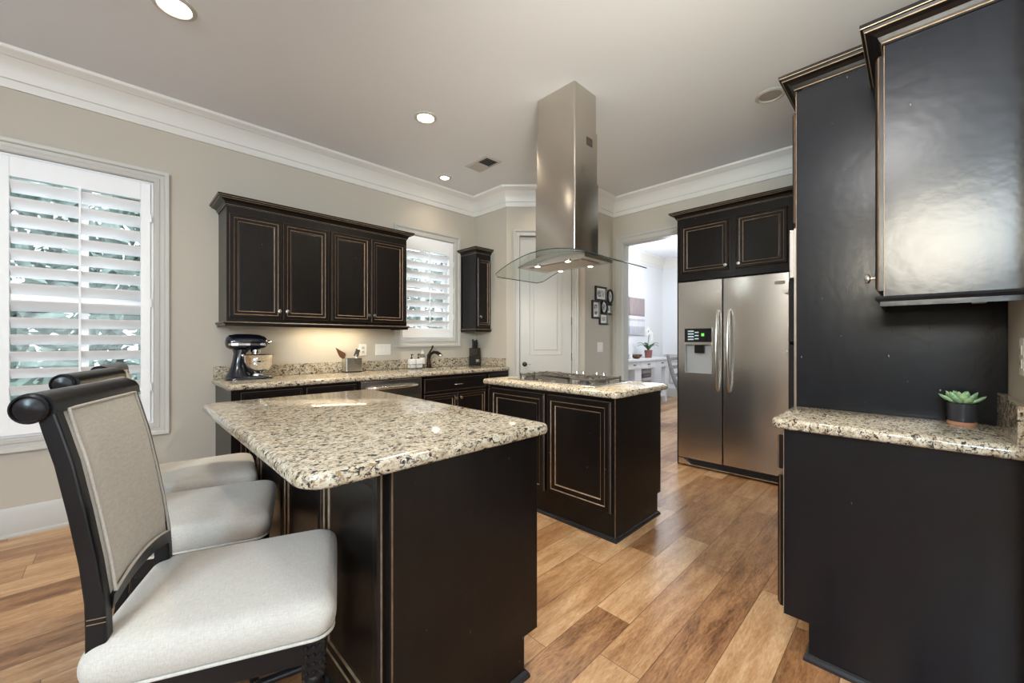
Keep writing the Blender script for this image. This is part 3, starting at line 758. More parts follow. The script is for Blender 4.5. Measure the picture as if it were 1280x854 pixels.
rings = [[(GX0+gx(y),y,gz(y)),(GX1-gx(y),y,gz(y)),(GX1-gx(y),y,gz(y)+.006),(GX0+gx(y),y,gz(y)+.006)] for y in ys]
n = len(rings[0]); bb = len(b.v)
for r_ in rings: b.v += [Vector(p) for p in r_]
for k in range(NG):
    for i in range(4):
        j = (i+1) % 4; b.f.append([bb+k*4+i, bb+k*4+j, bb+(k+1)*4+j, bb+(k+1)*4+i]); b.m.append(1 if i in (1,3) else 0)
b.f.append([bb,bb+1,bb+2,bb+3]); b.m.append(1); e_ = bb+NG*4; b.f.append([e_,e_+1,e_+2,e_+3]); b.m.append(1)
b.build('glass_canopy', [M['hoodglass'], M['glassedge']], t_, smooth=30)
b = MB(); by0, by1 = 1.535, 2.150
yy = [by0+(by1-by0)*k/20 for k in range(21)]
bz = 1.775
poly = [(by1,bz),(by0,bz)]+[(y, max(bz+.003, gz(y)-.002)) for y in yy]
b.prism(poly, lambda u,v,s_: (s_,u,v), 2.185, 2.53)
b.build('body', M['steelh'], t_, smooth=30)
MB().box(2.245, 2.47, 1.60, 2.09, bz-.004, bz-.0002).build('filter_panel', steel('filter_mesh', (.50,.43,.36), .4, (60,60,60)), t_)
for lx, ly in ((2.222,1.98),(2.222,1.70),(2.495,1.98),(2.495,1.70)):
    MB().lathe([(.026,bz-.001),(.026,bz-.007),(.018,bz-.007)], (lx,ly,0), 18, cap=True).build('lamp_ring', M['chrome'], t_)
    MB().lathe([(.018,bz-.0071),(.018,bz-.0085)], (lx,ly,0), 18).build('lamp_lens', M['hoodlamp'], t_)
    l = bpy.data.lights.new('hood_lamp', 'SPOT'); l.energy = 9; l.color = WARM; l.spot_size = 2.2; l.spot_blend = .6; l.shadow_soft_size = .03
    lo = bpy.data.objects.new('hood_lamp', l); COL.objects.link(lo); lo.location = (lx,ly,bz-.02)

# ------------------------------------------------------------------ fridge and the cabinet over it
t_ = thing('refrigerator', 'stainless side-by-side refrigerator with ice dispenser', 'refrigerator', (4.2, 1.19, 0))
FX = 3.928
MB().box(FX+.055, 4.49, .735, 1.645, .02, 1.775).build('body', M['black'], t_)
ff = FACE['-X'](FX)
def fdoor(name, y0, y1):
    pts = rrect(FX, FX+.05, y0, y1, .012, 4)
    return MB().loft([[(p[0],p[1],z) for p in pts] for z in (.085,1.785)]).build(name, M['steel'], t_, smooth=30, bevel=.003)
DY0, DY1, DZ0, DZ1 = 1.337, 1.586, .91, 1.335
y0, y1 = 1.250, 1.648
b = MB()      # freezer door is a ring round the dispenser niche
b.box(FX,FX+.05,DY1,y1,.085,1.785).box(FX,FX+.05,y0,DY0,.085,1.785).box(FX,FX+.05,DY0,DY1,DZ1,1.785).box(FX,FX+.05,DY0,DY1,.085,DZ0)
ld = b.build('freezer_door', M['steel'], t_)
rd = fdoor('fridge_door', .731, 1.243)
def fhandle(par, yc):
    b = MB(); P = []
    for k in range(17):
        q = k/16; P.append((FX-.012-.052*math.sin(PI*q)**.55, yc, .755+.745*q))
    b.tube(P, [.010+.006*math.sin(PI*k/16) for k in range(17)], 12)
    return b.build('handle', M['nickel'], par, smooth=50)
fhandle(ld, 1.282); fhandle(rd, 1.186)
nb = MB().box(FX+.049,FX+.053,DY0,DY1,DZ0,DZ1).box(FX+.002,FX+.05,DY0,DY0+.004,DZ0,DZ1).box(FX+.002,FX+.05,DY1-.004,DY1,DZ0,DZ1).box(FX+.0005,FX+.05,DY0,DY1,DZ0-.004,DZ0+.004)
ds = nb.build('dispenser_niche', pbr('silver_plastic', (.36,.36,.37), .35), t_)
ct = MB().box(FX-.004,FX+.03,DY0,DY1,1.205,DZ1).build('dispenser_control', M['ovenglass'], t_)
b = MB()
for k in range(4): b.box(FX-.0052,FX-.004,1.50,1.555,1.225+k*.026,1.238+k*.026)
for k in range(3): b.box(FX-.0052,FX-.004,1.455,1.49,1.232+k*.03,1.243+k*.03)
b.build('display', M['ledwhite'], ct)
MB().box(FX-.0054,FX-.004,1.405,1.43,1.262,1.288).build('display_light', M['green'], ct)
MB().box(FX-.006,FX+.03,DY0,DY1,1.180,1.205).build('dispenser_ledge', M['nickel'], t_)
MB().box(FX+.008,FX+.045,1.41,1.50,1.10,1.18).build('ice_chute', M['ovenglass'], t_, bevel=.006)
MB().box(FX-.003,FX+.0,.765,.840,1.69,1.718).build('badge', M['chrome'], rd, bevel=.001)
b = MB().box(FX+.02,FX+.06,.735,1.645,.02,.082)
for k in range(3): b.box(FX+.012,FX+.02,.74,1.56,.026+k*.018,.036+k*.018)
b.build('base_grille', M['black'], t_)
b = MB().prism([(1.646,.022),(1.646,.078),(1.60,.078),(1.56,.05),(1.53,.030),(.735,.03),(.735,.022)], ff, -.016, .002)
b.build('grille_trim', M['nickel'], t_)
t_ = thing('over_fridge_cabinet', 'dark two-door cabinet with cornice above the refrigerator', 'cabinet', (4.2, 1.19, 1.8))
b = MB().box(3.95, 4.499, .722, 1.655, 1.80, 2.41).box(3.96, 4.499, 1.6555, 1.672, 0, 2.41).box(3.96, 4.499, .708, .722, 0, 2.41)
b.build('body', M['esp'], t_)
fc = FACE['-X'](3.95)
for k, (a_, c_) in enumerate(((1.188,1.628),(.745,1.140))):
    d = panel_door(t_, 'door', fc, a_, c_, 1.862, 2.335, fr=.06); knob(d, fc, (a_+.03) if k == 0 else (c_-.03), 1.905, .021)
cornice(t_, 'cornice', [(4.499,1.672),(3.95,1.672),(3.95,.708)], 2.4105)

# ------------------------------------------------------------------ right-hand run
XT, XR = 2.265, 1.878
t_ = thing('oven_tower_cabinet', 'tall dark oven cabinet whose flat side fills the right of the view', 'cabinet', (2.65, .09, 0))
MB().box(XT+.018, 3.03, YR+.001, .395, .0, 2.386).build('body', M['esp'], t_)
MB().box(XT, XT+.018, YR+.001, .397, .0, 2.386).build('side_panel', M['blk'], t_, bevel=.001)
MB().box(XT-.0012, XT+.004, .3965, .3985, .915, 2.386).build('front_edge', M['rubpale'], t_)
fo = FACE['+Y'](.396)
for a_, c_ in ((2.285,2.645),(2.65,3.01)):
    d = panel_door(t_, 'door', fo, a_, c_, 1.775, 2.30); knob(d, fo, c_-.03 if a_ < 2.5 else a_+.03, 1.82, .021)
cornice(t_, 'cornice', [(XT,YR+.001),(XT,.397),(3.03,.397)][::-1][::-1] if False else [(3.03,.397),(XT,.397),(XT,YR+.001)], 2.3865)
t_ = thing('wall_oven', 'double wall oven in the tall cabinet, seen edge on beside the fridge', 'oven', (2.65, .40, .72))
MB().box(2.30, 3.0, .3965, .412, .60, 1.755).build('frame', M['steel'], t_)
MB().box(2.305, 2.995, .412, .432, 1.52, 1.75).build('control_panel', M['steel'], t_, bevel=.003)
for za, zb in ((1.215,1.51),(.62,1.20)):
    MB().box(2.305, 2.995, .412, .436, za, zb).build('oven_door', M['ovenglass'], t_, bevel=.003)
    b = MB().tube([(2.40,.470,zb-.04),(2.90,.470,zb-.04)], .011, 10)
    for xx in (2.42, 2.88): b.box(xx-.01,xx+.01,.436,.468,zb-.05,zb-.03)
    b.build('oven_handle', M['steel'], t_, smooth=50)

t_ = thing('upper_side_cabinet', 'dark wall cabinet at top right with smooth side and cornice', 'cabinet', (2.07, -.08, 1.37))
MB().box(XR+.018, XT-.0005, YR+.001, .077, 1.372, 2.235).build('body', M['esp'], t_)
MB().box(XR, XR+.018, YR+.001, .079, 1.372, 2.235).build('side_panel', M['blk'], t_, bevel=.001)
MB().box(XR-.0012, XR+.003, .0785, .0800, 1.372, 2.235).build('front_edge', M['rubpale'], t_)
fd = FACE['+Y'](.0815)
d = panel_door(t_, 'door', fd, XR+.004, XT-.012, 1.392, 2.205); knob(d, fd, XR+.03, 1.44, .021)
cornice(t_, 'cornice', [(XT-.0005,.079),(XR,.079),(XR,YR+.001)], 2.2355)
lightrail(t_, 'light_rail', [(XT-.0005,.079),(XR,.079),(XR,YR+.001)], 1.3715, mats=[M['blk'], M['blk']])
t_ = thing('puck_light_bar', 'small metal light bar under the upper right cabinet', 'light', (2.02, -.15, 1.36))
MB().box(1.93, 2.13, -.17, -.13, 1.352, 1.3718).build('housing', M['nickel'], t_, bevel=.003)
MB().box(1.94, 2.12, -.165, -.135, 1.349, 1.3525).build('lens', M['plastic'], t_)

t_ = thing('side_base_cabinet', 'black base cabinet at right with a plain scuffed end panel', 'cabinet', (2.07, .07, 0))
b = MB().box(XR+.018, XT-.0005, YR+.001, .37, .14, .8735).box(XR+.018, XT-.0005, YR+.001, .29, 0, .14)
b.build('body', M['esp'], t_)
pts = [(YR+.001,0),(.29,0),(.29,.14),(.37,.14),(.37,.8735),(YR+.001,.8735)]
MB().prism(pts, lambda u,v,n: (n,u,v), XR, XR+.018).build('end_panel', M['blk'], t_, bevel=.001)
MB().box(XR-.0012, XR+.004, .3695, .3715, .14, .8735).build('front_edge', M['rubpale'], t_)
fr_ = FACE['+Y'](.3725)
d = panel_door(t_, 'drawer', fr_, XR+.006, XT-.012, .71, .845, fr=.03, flat=True); pull(d, fr_, 2.07, .778, .021)
d = panel_door(t_, 'door', fr_, XR+.006, XT-.012, .165, .685); knob(d, fr_, XT-.05, .62, .021)
b = MB().sweep([(XR,YR+.001),(XR,.29),(XT-.001,.29)], [(-o_,h_) for o_,h_ in SH], XY)
b.build('shoe_moulding', M['plinth'], t_)
slab('granite_worktop', 'small granite worktop at right holding the potted succulent', 1.842, XT-.0008, YR+.0005, .412, [.001,.001,.001,.045])
MBo = MB().box(1.846, XT-.001, YR+.0008, -.204, .9142, 1.03)
tag(MBo.build('granite_backsplash', M['granite'], bevel=.002), 'short granite backsplash on the right wall beside the succulent', 'backsplash')

# ------------------------------------------------------------------ bar stools
def make_stool():
    t_ = thing('bar_stool', '', 'stool', (0,0,0), 0, None)
    ST = M['stoolwood']
    def outline(x):      # half width of the seat at depth x
        return .195 + .017*(x+.235)/.463
    def ring(d, z, bulge=0):
        out = []
        for x, y in rrect(-.226+d, .231-d, -.20+d, .20-d, [.04,.045,.045,.04], 6):
            k = outline(x)/.20
            out.append((x, y*k, z+bulge*(1-(y/.21)**2*.7-((x+.01)/.25)**2*.6)))
        return out
    # sprung seat cushion with a piped lower edge
    b = MB().loft([ring(.006,.510), ring(-.002,.522), ring(-.010,.542), ring(-.012,.566), ring(-.004,.590), ring(.012,.604,.002), ring(.04,.608,.008), ring(.08,.609,.013), ring(.12,.609,.017), ring(.16,.609,.019)])
    cu = b.build('seat', M['linen'], t_, local=True, subsurf=2, smooth=180)
    pp = ring(-.003,.518); MB().tube(pp+[pp[0]], .0042, 6, caps=False).build('piping', M['linen'], cu, local=True, smooth=180)
    # apron
    b = MB()
    for s_ in (-1,1): b.prism([(-.20,.182*s_),(.20,.196*s_),(.20,.178*s_),(-.20,.164*s_)], XY, .452, .511)
    b.box(.180,.200,-.18,.18,.452,.511).box(-.20,-.18,-.17,.17,.452,.511)
    b.build('apron', ST, t_, local=True, bevel=.003)
    for s_ in (-1,1):   # front legs: carved block over a turned shaft
        cx, cy = .190, .182*s_
        b = MB().box(cx-.024,cx+.024,cy-.024,cy+.024,.425,.512)
        for q in range(3):
            for e_ in range(4):
                px_ = -.015+.015*q; pz = .437+.02*e_; sg = -1 if s_ < 0 else 1
                b.lathe([(.007,0),(.005,.003*sg),(.001,.004*sg)], (cx+px_,cy+.024*s_,pz), 6, axis='Y')
                b.lathe([(.007,0),(.005,.003),(.001,.004)], (cx+.024,cy+px_,pz), 6, axis='X')
        b.lathe([(.019,.426),(.024,.42),(.024,.412),(.017,.405),(.022,.39),(.023,.36),(.019,.24),(.015,.11),(.013,.055),(.020,.045),(.020,.03),(.014,.0)], (cx,cy,0), 16)
        b.build('front_leg', ST, t_, local=True, smooth=40)
    # back posts: curved sabre shape from floor to scroll
    curve0 = [(-.262,0),(-.243,.15),(-.222,.33),(-.209,.47),(-.207,.55),(-.208,.63),(-.211,.69),(-.221,.77),(-.2385,.872),(-.259,.974),(-.279,1.045),(-.292,1.085)]
    dep = [.036,.038,.044,.050,.052,.051,.050,.049,.047,.044,.040,.034]
    curve = [(x-d_/2+.027, z) for (x,z), d_ in zip(curve0, dep)]; dep = [.036,.036,.036,.038,.036,.034,.032,.030,.030,.030,.030,.028]
    for s_ in (-1,1):
        rings = []
        for (x,z), d in zip(curve, dep):
            y0, y1 = (.150*s_, .179*s_)
            rings.append([(x-d/2,y0,z),(x+d/2,y0,z),(x+d/2,y1,z),(x-d/2,y1,z)])
        b = MB().loft(rings); po = b.build('back_post', ST, t_, local=True, bevel=.004, seg=2)
        b = MB()          # incised lines near the foot of the post
        for zz in (.645, .655):
            b.box(-.220,-.190,.1785*s_,.1795*s_,zz,zz+.0015)
        b.build('incised_line', M['rubpale'], po, local=True)
    # scrolled top rail
    SX, SZ, SR = -.300, 1.088, .028
    def scroll(a0, a1, r0, r1, n=18): return [(SX+(r0+(r1-r0)*k/n)*math.cos(a0+(a1-a0)*k/n), SZ+(r0+(r1-r0)*k/n)*math.sin(a0+(a1-a0)*k/n)) for k in range(n+1)]
    outer = [(-.262,1.078),(-.264,1.096),(-.272,1.108)] + scroll(math.radians(70), math.radians(262), .031, .027)
    inner = [(-.294,1.062),(-.288,1.066)]
    b = MB().prism(outer+inner, lambda u,v,s_: (u,s_,v), -.179, .179)
    rail = b.build('top_rail', ST, t_, local=True, smooth=35)
    for s_ in (-1,1):
        b = MB().lathe([(.029,0),(.029,.006*s_),(.025,.009*s_),(.023,.005*s_),(.019,.005*s_),(.011,.008*s_),(.002,.009*s_)], (SX,.179*s_,SZ), 28, axis='Y')
        b.build('scroll', ST, rail, local=True, smooth=40)
    # upholstered back panel following the posts
    def backx(z):
        for (x0,z0),(x1,z1) in zip(curve, curve[1:]):
            if z0 <= z <= z1: return x0+(x1-x0)*(z-z0)/(z1-z0)
        return curve[-1][0]
    def grid(xo, puff, nm, par, mat, zlo, zhi):
        b = MB(); ny, nz = 14, 12; F = []; 
        for side in (1,-1):
            for j in range(nz+1):
                for i in range(ny+1):
                    y = -.153+.306*i/ny; zl = zlo(y); z = zl+(zhi-zl)*j/nz
                    e_ = min(i,ny-i)/ny*2; f_ = min(j,nz-j)/nz*2
                    p_ = puff*min(1,(e_*4))**.5*min(1,(f_*4))**.5
                    F.append((backx(z)+(xo+p_)*side*1.0, y, z))
        N1 = (ny+1)*(nz+1); fs = []
        for sd in (0,1):
            for j in range(nz):
                for i in range(ny):
                    a_ = sd*N1+j*(ny+1)+i; fs.append([a_,a_+1,a_+ny+2,a_+ny+1])
        bd = [i for i in range(ny+1)]+[j*(ny+1)+ny for j in range(1,nz+1)]+[nz*(ny+1)+i for i in range(ny-1,-1,-1)]+[j*(ny+1) for j in range(nz-1,0,-1)]
        for k in range(len(bd)): a_, c_ = bd[k], bd[(k+1)%len(bd)]; fs.append([a_,c_,c_+N1,a_+N1])
        b.add(F, fs)
        return b.build(nm, mat, par, local=True, smooth=60), [F[i] for i in bd]
    arch = lambda y: .684+.020*(1-(y/.153)**2)
    bp, bd = grid(.014, .012, 'back_cushion', t_, M['linen'], arch, 1.088)
    bd = [(p[0]+.007, p[1]*.95, .88+(p[2]-.88)*.965) for p in bd]
    MB().tube(bd+[bd[0]], .0035, 6, caps=False).build('piping', M['linen'], bp, local=True, smooth=180)
    rr = []
    for i in range(15):
        y = -.153+.306*i/14; z = arch(y)
        rr.append([(backx(z)-.016,y,z-.030),(backx(z)+.018,y,z-.030),(backx(z)+.022,y,z+.003),(backx(z)-.016,y,z+.003)])
    MB().loft(rr).build('lower_rail', ST, t_, local=True, smooth=40)
    for s_ in (-1,1):
        MB().tube([(-.245,.161*s_,.15),(.190,.182*s_,.18)], .012, 10).build('stretcher', ST, t_, local=True, smooth=60)
    MB().tube([(.190,-.182,.24),(.190,.182,.24)], .013, 10).build('footrest', ST, t_, local=True, smooth=60)
    return t_
stool = make_stool()
for k, (x, y, a_, lab) in enumerate(((.225, 1.261, -21.1, 'nearest linen bar stool with black scrolled back, in the left foreground'),
                                     (.222, 1.905, -17.3, 'middle linen bar stool, its scrolled back just behind the nearest one'),
                                     (.271, 2.445, -8.6, 'farthest linen bar stool, mostly hidden behind the other two'))):
    o = stool if k == 0 else copy_tree(stool)
    o.location = (x, y, 0); o.rotation_euler = (0, 0, math.radians(a_)); o['label'] = lab; o['group'] = 'linen bar stools at the island'

# ------------------------------------------------------------------ things on the counters
ZC = .9145
# stand mixer, head pointing along +X
t_ = thing('stand_mixer', 'navy stand mixer with polished steel bowl at the left end of the worktop', 'mixer', (.72, 3.74, ZC))
mx, my = .585, 3.74
b = MB(); foot = [(p[0],p[1]) for p in rrect(mx, mx+.33, my-.095, my+.095, [.07,.085,.085,.07], 6)]
b.loft([[(p[0],p[1],ZC+z) for p in foot] for z in (0,.014)] + [[(mx+.165+(p[0]-mx-.165)*.93, my+(p[1]-my)*.9, ZC+.024) for p in foot]])
def sec(cx, rx, ry, z): return [(cx+rx*math.cos(2*PI*k/20), my+ry*math.sin(2*PI*k/20), ZC+z) for k in range(20)]
b.loft([sec(mx+.085,.085,.085,.018), sec(mx+.082,.066,.070,.05), sec(mx+.086,.048,.056,.10), sec(mx+.092,.040,.048,.16), sec(mx+.10,.042,.048,.205), sec(mx+.11,.06,.05,.235)])
b.build('base', M['navy'], t_, smooth=50)
b = MB()   # motor head
prof = [(.0,.02),(.006,.042),(.025,.060),(.07,.070),(.15,.071),(.22,.066),(.262,.052),(.282,.032),(.288,.012)]
rings = []
for dx, r_ in prof:
    rings.append([(mx+.005+dx, my+r_*.98*math.cos(2*PI*k/24), ZC+.288+ (r_*1.0*math.sin(2*PI*k/24) if math.sin(2*PI*k/24) > 0 else r_*.82*math.sin(2*PI*k/24))) for k in range(24)])
b.loft(rings); b.build('motor_head', M['navy'], t_, smooth=60)
b = MB(); rings = []
for dx, r_ in [(.012,.054),(.03,.0645),(.07,.0725),(.15,.0735),(.22,.0685),(.258,.055)]:
    rings.append([(mx+.005+dx, my+r_*.985*s_, ZC+z) for s_, z in ((-1,.268),(-1,.283),(1,.283),(1,.268))])
b.loft(rings); b.build('trim_band', M['chrome'], t_)
MB().lathe([(.014,0),(.018,.006),(.018,.016),(.012,.022),(.007,.03),(.003,.031)], (mx+.288,my,ZC+.292), 16, axis='X').build('attachment_hub', M['chrome'], t_, smooth=40)
MB().lathe([(.036,.0),(.036,-.018),(.030,-.022),(.030,-.032),(.008,-.034)], (mx+.205,my,ZC+.232), 24).build('beater_ring', M['chrome'], t_, smooth=30)
MB().lathe([(.006,.20),(.006,.08)], (mx+.205,my,ZC), 10).build('beater_shaft', M['chrome'], t_)
b = MB().lathe([(.050,.022),(.052,.030),(.048,.040),(.055,.046),(.084,.066),(.105,.10),(.115,.14),(.119,.188),(.122,.191),(.119,.193),(.115,.188),(.111,.14),(.101,.10),(.079,.068),(.01,.055)], (mx+.216,my,ZC), 36)
b.build('bowl', pbr('mirror_steel', (.80,.79,.77), .04, 1), t_, smooth=50)
MB().lathe([(.008,0),(.010,-.012),(.003,-.016)], (mx+.11,my-.048,ZC+.19), 12, axis='Y').build('lock_lever', M['chrome'], t_, smooth=40)
MB().lathe([(.007,0),(.008,-.012),(.002,-.014)], (mx+.12,my-.070,ZC+.262), 12, axis='Y').build('speed_knob', M['black'], t_, smooth=40)

# utensil crock
t_ = thing('utensil_holder', 'square brushed steel utensil holder on the worktop by the backsplash', 'utensil holder', (1.615, 3.84, ZC))
b = MB(); out = lambda d, z: [(p[0],p[1],ZC+z) for p in rrect(1.535+d,1.695-d,3.785+d,3.90-d,.012)]
b.loft([out(0,.012),out(0,.135),out(.003,.135),out(.003,.02)], True, True); b.build('holder_body', M['steel'], t_, smooth=30)
MB().loft([out(-.001,0),out(-.001,.012)]).build('holder_base', M['rubber'], t_)
def stick(p0, p1, r): return MB().tube([p0,p1], r, 8)
b = stick((1.60,3.85,ZC+.024),(1.535,3.86,ZC+.17),.006)
k0 = len(b.v); b.loft([[(-.028*s_,-.003,0),(.028*s_,-.003,0),(.028*s_,.003,0),(-.028*s_,.003,0)] if q < 3 else [(-.034,-.002,.14),(.0,-.002,.10),(.0,.002,.10),(-.034,.002,.14)] for q, s_ in ((0,.3),)]+[[(-.03,-.003,.03),(.03,-.003,.03),(.03,.003,.03),(-.03,.003,.03)], [(-.034,-.003,.06),(.030,-.003,.045),(.030,.003,.045),(-.034,.003,.06)], [(-.036,-.002,.13),(-.028,-.002,.12),(-.028,.002,.12),(-.036,.002,.13)]])
b.xf(Matrix.Translation((1.545,3.86,ZC+.13)) @ Matrix.Rotation(-.35,4,'Y'), k0)
tag(b.build('wooden_spatula', M['wood']), 'dark brown slanted spatula leaning left out of the steel utensil holder', 'spatula')
b = stick((1.625,3.83,ZC+.024),(1.655,3.84,ZC+.17),.006)
k0 = len(b.v); b.box(-.022,.022,-.003,.003,0,.075); b.xf(Matrix.Translation((1.652,3.84,ZC+.15)) @ Matrix.Rotation(.32,4,'Y'), k0)
tag(b.build('steel_turner', M['nickel']), 'flat steel turner standing in the utensil holder', 'turner')
b = stick((1.668,3.875,ZC+.024),(1.680,3.882,ZC+.15),.005)
for q in range(5):
    a_ = PI*q/5
    b.tube([(1.680+.022*math.cos(a_)*math.sin(PI*k/10)+.02*k/10, 3.882+.022*math.sin(a_)*math.sin(PI*k/10), ZC+.145+.085*k/10) for k in range(11)], .0014, 5)
    b.tube([(1.680-.022*math.cos(a_)*math.sin(PI*k/10)+.02*k/10, 3.882-.022*math.sin(a_)*math.sin(PI*k/10), ZC+.145+.085*k/10) for k in range(11)], .0014, 5)
tag(b.build('wire_whisk', M['chrome']), 'wire whisk at the right side of the utensil holder', 'whisk')

# soap dispensers, bottle, faucet, knife block
def soap(x, lab):
    t_ = thing('soap_dispenser', lab, 'soap dispenser', (x, 3.83, ZC+.0), 0, 'soap dispensers by the faucet')
    b = MB().loft([[(p[0],p[1],ZC+z) for p in rrect(x-.034+d,x+.034-d,3.805+d,3.865-d,.008)] for d, z in ((.002,.012),(0,.016),(0,.098),(.004,.104),(.018,.108))])
    b.build('bottle', M['ceramic'], t_, smooth=30)
    b = MB().lathe([(.011,.106),(.011,.122),(.005,.124),(.005,.15),(.009,.151),(.009,.158),(.002,.160)], (x,3.835,ZC), 12)
    b.tube([(x,3.835,ZC+.156),(x-.004,3.81,ZC+.158),(x-.006,3.79,ZC+.150)], .0045, 8)
    b.build('pump', M['bronze'], t_, smooth=40)
soap(2.262, 'white soap dispenser with bronze pump, left one by the faucet')
soap(2.345, 'white soap dispenser with bronze pump, right one by the faucet')
t_ = thing('soap_caddy', 'low wire caddy under the two white soap dispensers', 'caddy', (2.30, 3.835, ZC))
b = MB(); P = [(p[0],p[1],ZC+.050) for p in rrect(2.218,2.389,3.797,3.873,.012)]
b.tube(P+[P[0]], .003, 6, caps=False)
P = [(p[0],p[1],ZC+.008) for p in rrect(2.218,2.389,3.797,3.873,.012)]; b.tube(P+[P[0]], .003, 6, caps=False)
for x_, y_ in ((2.224,3.80),(2.383,3.80),(2.224,3.87),(2.383,3.87)): b.tube([(x_,y_,ZC),(x_,y_,ZC+.05)], .003, 6)
for y_ in (3.815,3.835,3.855): b.tube([(2.218,y_,ZC+.008),(2.389,y_,ZC+.008)], .0025, 6)
b.build('wire_frame', M['nickel'], t_)
t_ = thing('squeeze_bottle', 'clear bottle with white cap standing between soap dispensers and faucet', 'bottle', (2.43, 3.89, ZC))
MB().lathe([(.030,.0),(.031,.01),(.031,.13),(.026,.145),(.012,.155),(.012,.162)], (2.43,3.89,ZC), 20).build('bottle_body', M['bottle'], t_, smooth=40)
MB().lathe([(.0312,.045),(.0312,.115)], (2.43,3.89,ZC), 20, cap=False).build('bottle_label', M['ceramic'], t_)
MB().lathe([(.016,.158),(.016,.178),(.006,.182),(.004,.20),(.002,.201)], (2.43,3.89,ZC), 16).build('cap', M['plastic'], t_, smooth=40)
t_ = thing('kitchen_faucet', 'dark bronze single-lever kitchen faucet at the sink', 'faucet', (2.505, 3.875, ZC))
b = MB().lathe([(.032,0),(.030,.008),(.024,.02),(.020,.06),(.019,.11),(.021,.14),(.016,.155)], (2.505,3.875,ZC), 20)
b.tube([(2.505,3.875,ZC+.10),(2.513,3.850,ZC+.155),(2.528,3.805,ZC+.178),(2.545,3.755,ZC+.168),(2.555,3.725,ZC+.145)], [.017,.017,.018,.021,.022], 14)
b.build('spout', M['bronze'], t_, smooth=50)
MB().lathe([(.024,.0),(.026,-.012),(.020,-.016)], (2.557,3.72,ZC+.150), 16).build('spray_head', M['nickel'], t_, smooth=40)
MB().tube([(2.505,3.875,ZC+.15),(2.525,3.878,ZC+.185),(2.555,3.885,ZC+.215),(2.565,3.887,ZC+.245)], [.014,.010,.008,.011], 12).build('lever', M['bronze'], t_, smooth=50)
t_ = thing('knife_block', 'black knife block with smoked clear top in the worktop corner', 'knife block', (3.13, 3.82, ZC))
MB().box(3.075,3.185,3.77,3.87,ZC,ZC+.125).build('block_base', M['black'], t_, bevel=.006)
MB().box(3.105,3.155,3.7688,3.7700,ZC+.045,ZC+.075).build('name_plate', M['nickel'], t_)
MB().box(3.078,3.182,3.773,3.867,ZC+.126,ZC+.215).build('block_top', M['acrylic'], t_)
for k, (kx, ky, kh, tl) in enumerate(((3.095,3.80,.115,-.12),(3.118,3.84,.10,.05),(3.14,3.80,.085,.10),(3.165,3.83,.11,.0),(3.15,3.85,.10,-.05))):
    b = MB(); k0 = len(b.v)
    b.box(-.001,.001,-.010,.010,-.07,.0,1).box(-.007,.007,-.011,.011,0,kh,0)
    b.xf(Matrix.Translation((kx,ky,ZC+.207)) @ Matrix.Rotation(tl,4,'Y'), k0)
    lab = ('leftmost knife in the black knife block, handle tilted left','black knife handle at the back left of the knife block','short knife handle at the front middle of the knife block','tall knife handle at the right edge of the knife block','knife handle at the back right of the knife block')[k]
    tag(b.build('kitchen_knife', [M['black'], M['nickel']], bevel=.002), lab, 'knife', 'knives in the block')

# wall plates
def plate(fn, u, v, w_, h_, gangs, label, cat, name, outlet=False):
    t_ = thing(name, label, cat, fn(u,v,0))
    P = lambda d: [(u-w_/2+d,v-h_/2+d),(u+w_/2-d,v-h_/2+d),(u+w_/2-d,v+h_/2-d),(u-w_/2+d,v+h_/2-d)]
    MB().loft([[fn(p[0],p[1],n) for p in P(d)] for d, n in ((0,.0005),(0,.004),(.004,.007))]).build('plate', M['plastic'], t_)
    for g in range(gangs):
        gu = u+(g-(gangs-1)/2)*.046
        if outlet:
            for s_ in (-1,1):
                b = MB().prism([(gu-.016,v+s_*.02-.014),(gu+.016,v+s_*.02-.014),(gu+.016,v+s_*.02+.014),(gu-.016,v+s_*.02+.014)], fn, .006, .009)
                o_ = b.build('socket', M['plastic2'], t_)
                b = MB()
                for q in (-.006,.006): b.prism([(gu+q-.0015,v+s_*.02-.005),(gu+q+.0015,v+s_*.02-.005),(gu+q+.0015,v+s_*.02+.006),(gu+q-.0015,v+s_*.02+.006)], fn, .0085, .0094)
                b.build('slot', M['black'], o_)
        else:
            b = MB().prism([(gu-.0165,v-.033),(gu+.0165,v-.033),(gu+.0165,v+.033),(gu-.0165,v+.033)], fn, .006, .0085)
            o_ = b.build('rocker', M['plastic'], t_); 
            b = MB().prism([(gu-.018,v-.035),(gu+.018,v-.035),(gu+.018,v+.035),(gu-.018,v+.035)], fn, .0062, .0072)
            b.build('rocker_frame', M['plastic2'], t_)
    return t_
plate(wl, 1.775, 1.125, .075, .118, 1, 'white outlet on the left wall above the utensil holder', 'outlet', 'wall_outlet', True)
plate(wl, 1.995, 1.125, .17, .118, 3, 'white three-gang switch plate on the wall left of the sink window', 'switch', 'switch_plate')
pw = lambda u, v, n: (u, 2.727-n, v)
plate(pw, 4.205, 1.14, .118, .118, 2, 'white double switch on the grey wall below the photo frames', 'switch', 'switch_plate')
rw = lambda u, v, n: (u, YR+n, v)
plate(rw, 1.955, 1.17, .075, .118, 1, 'white outlet on the right wall above the short backsplash', 'outlet', 'wall_outlet', True)

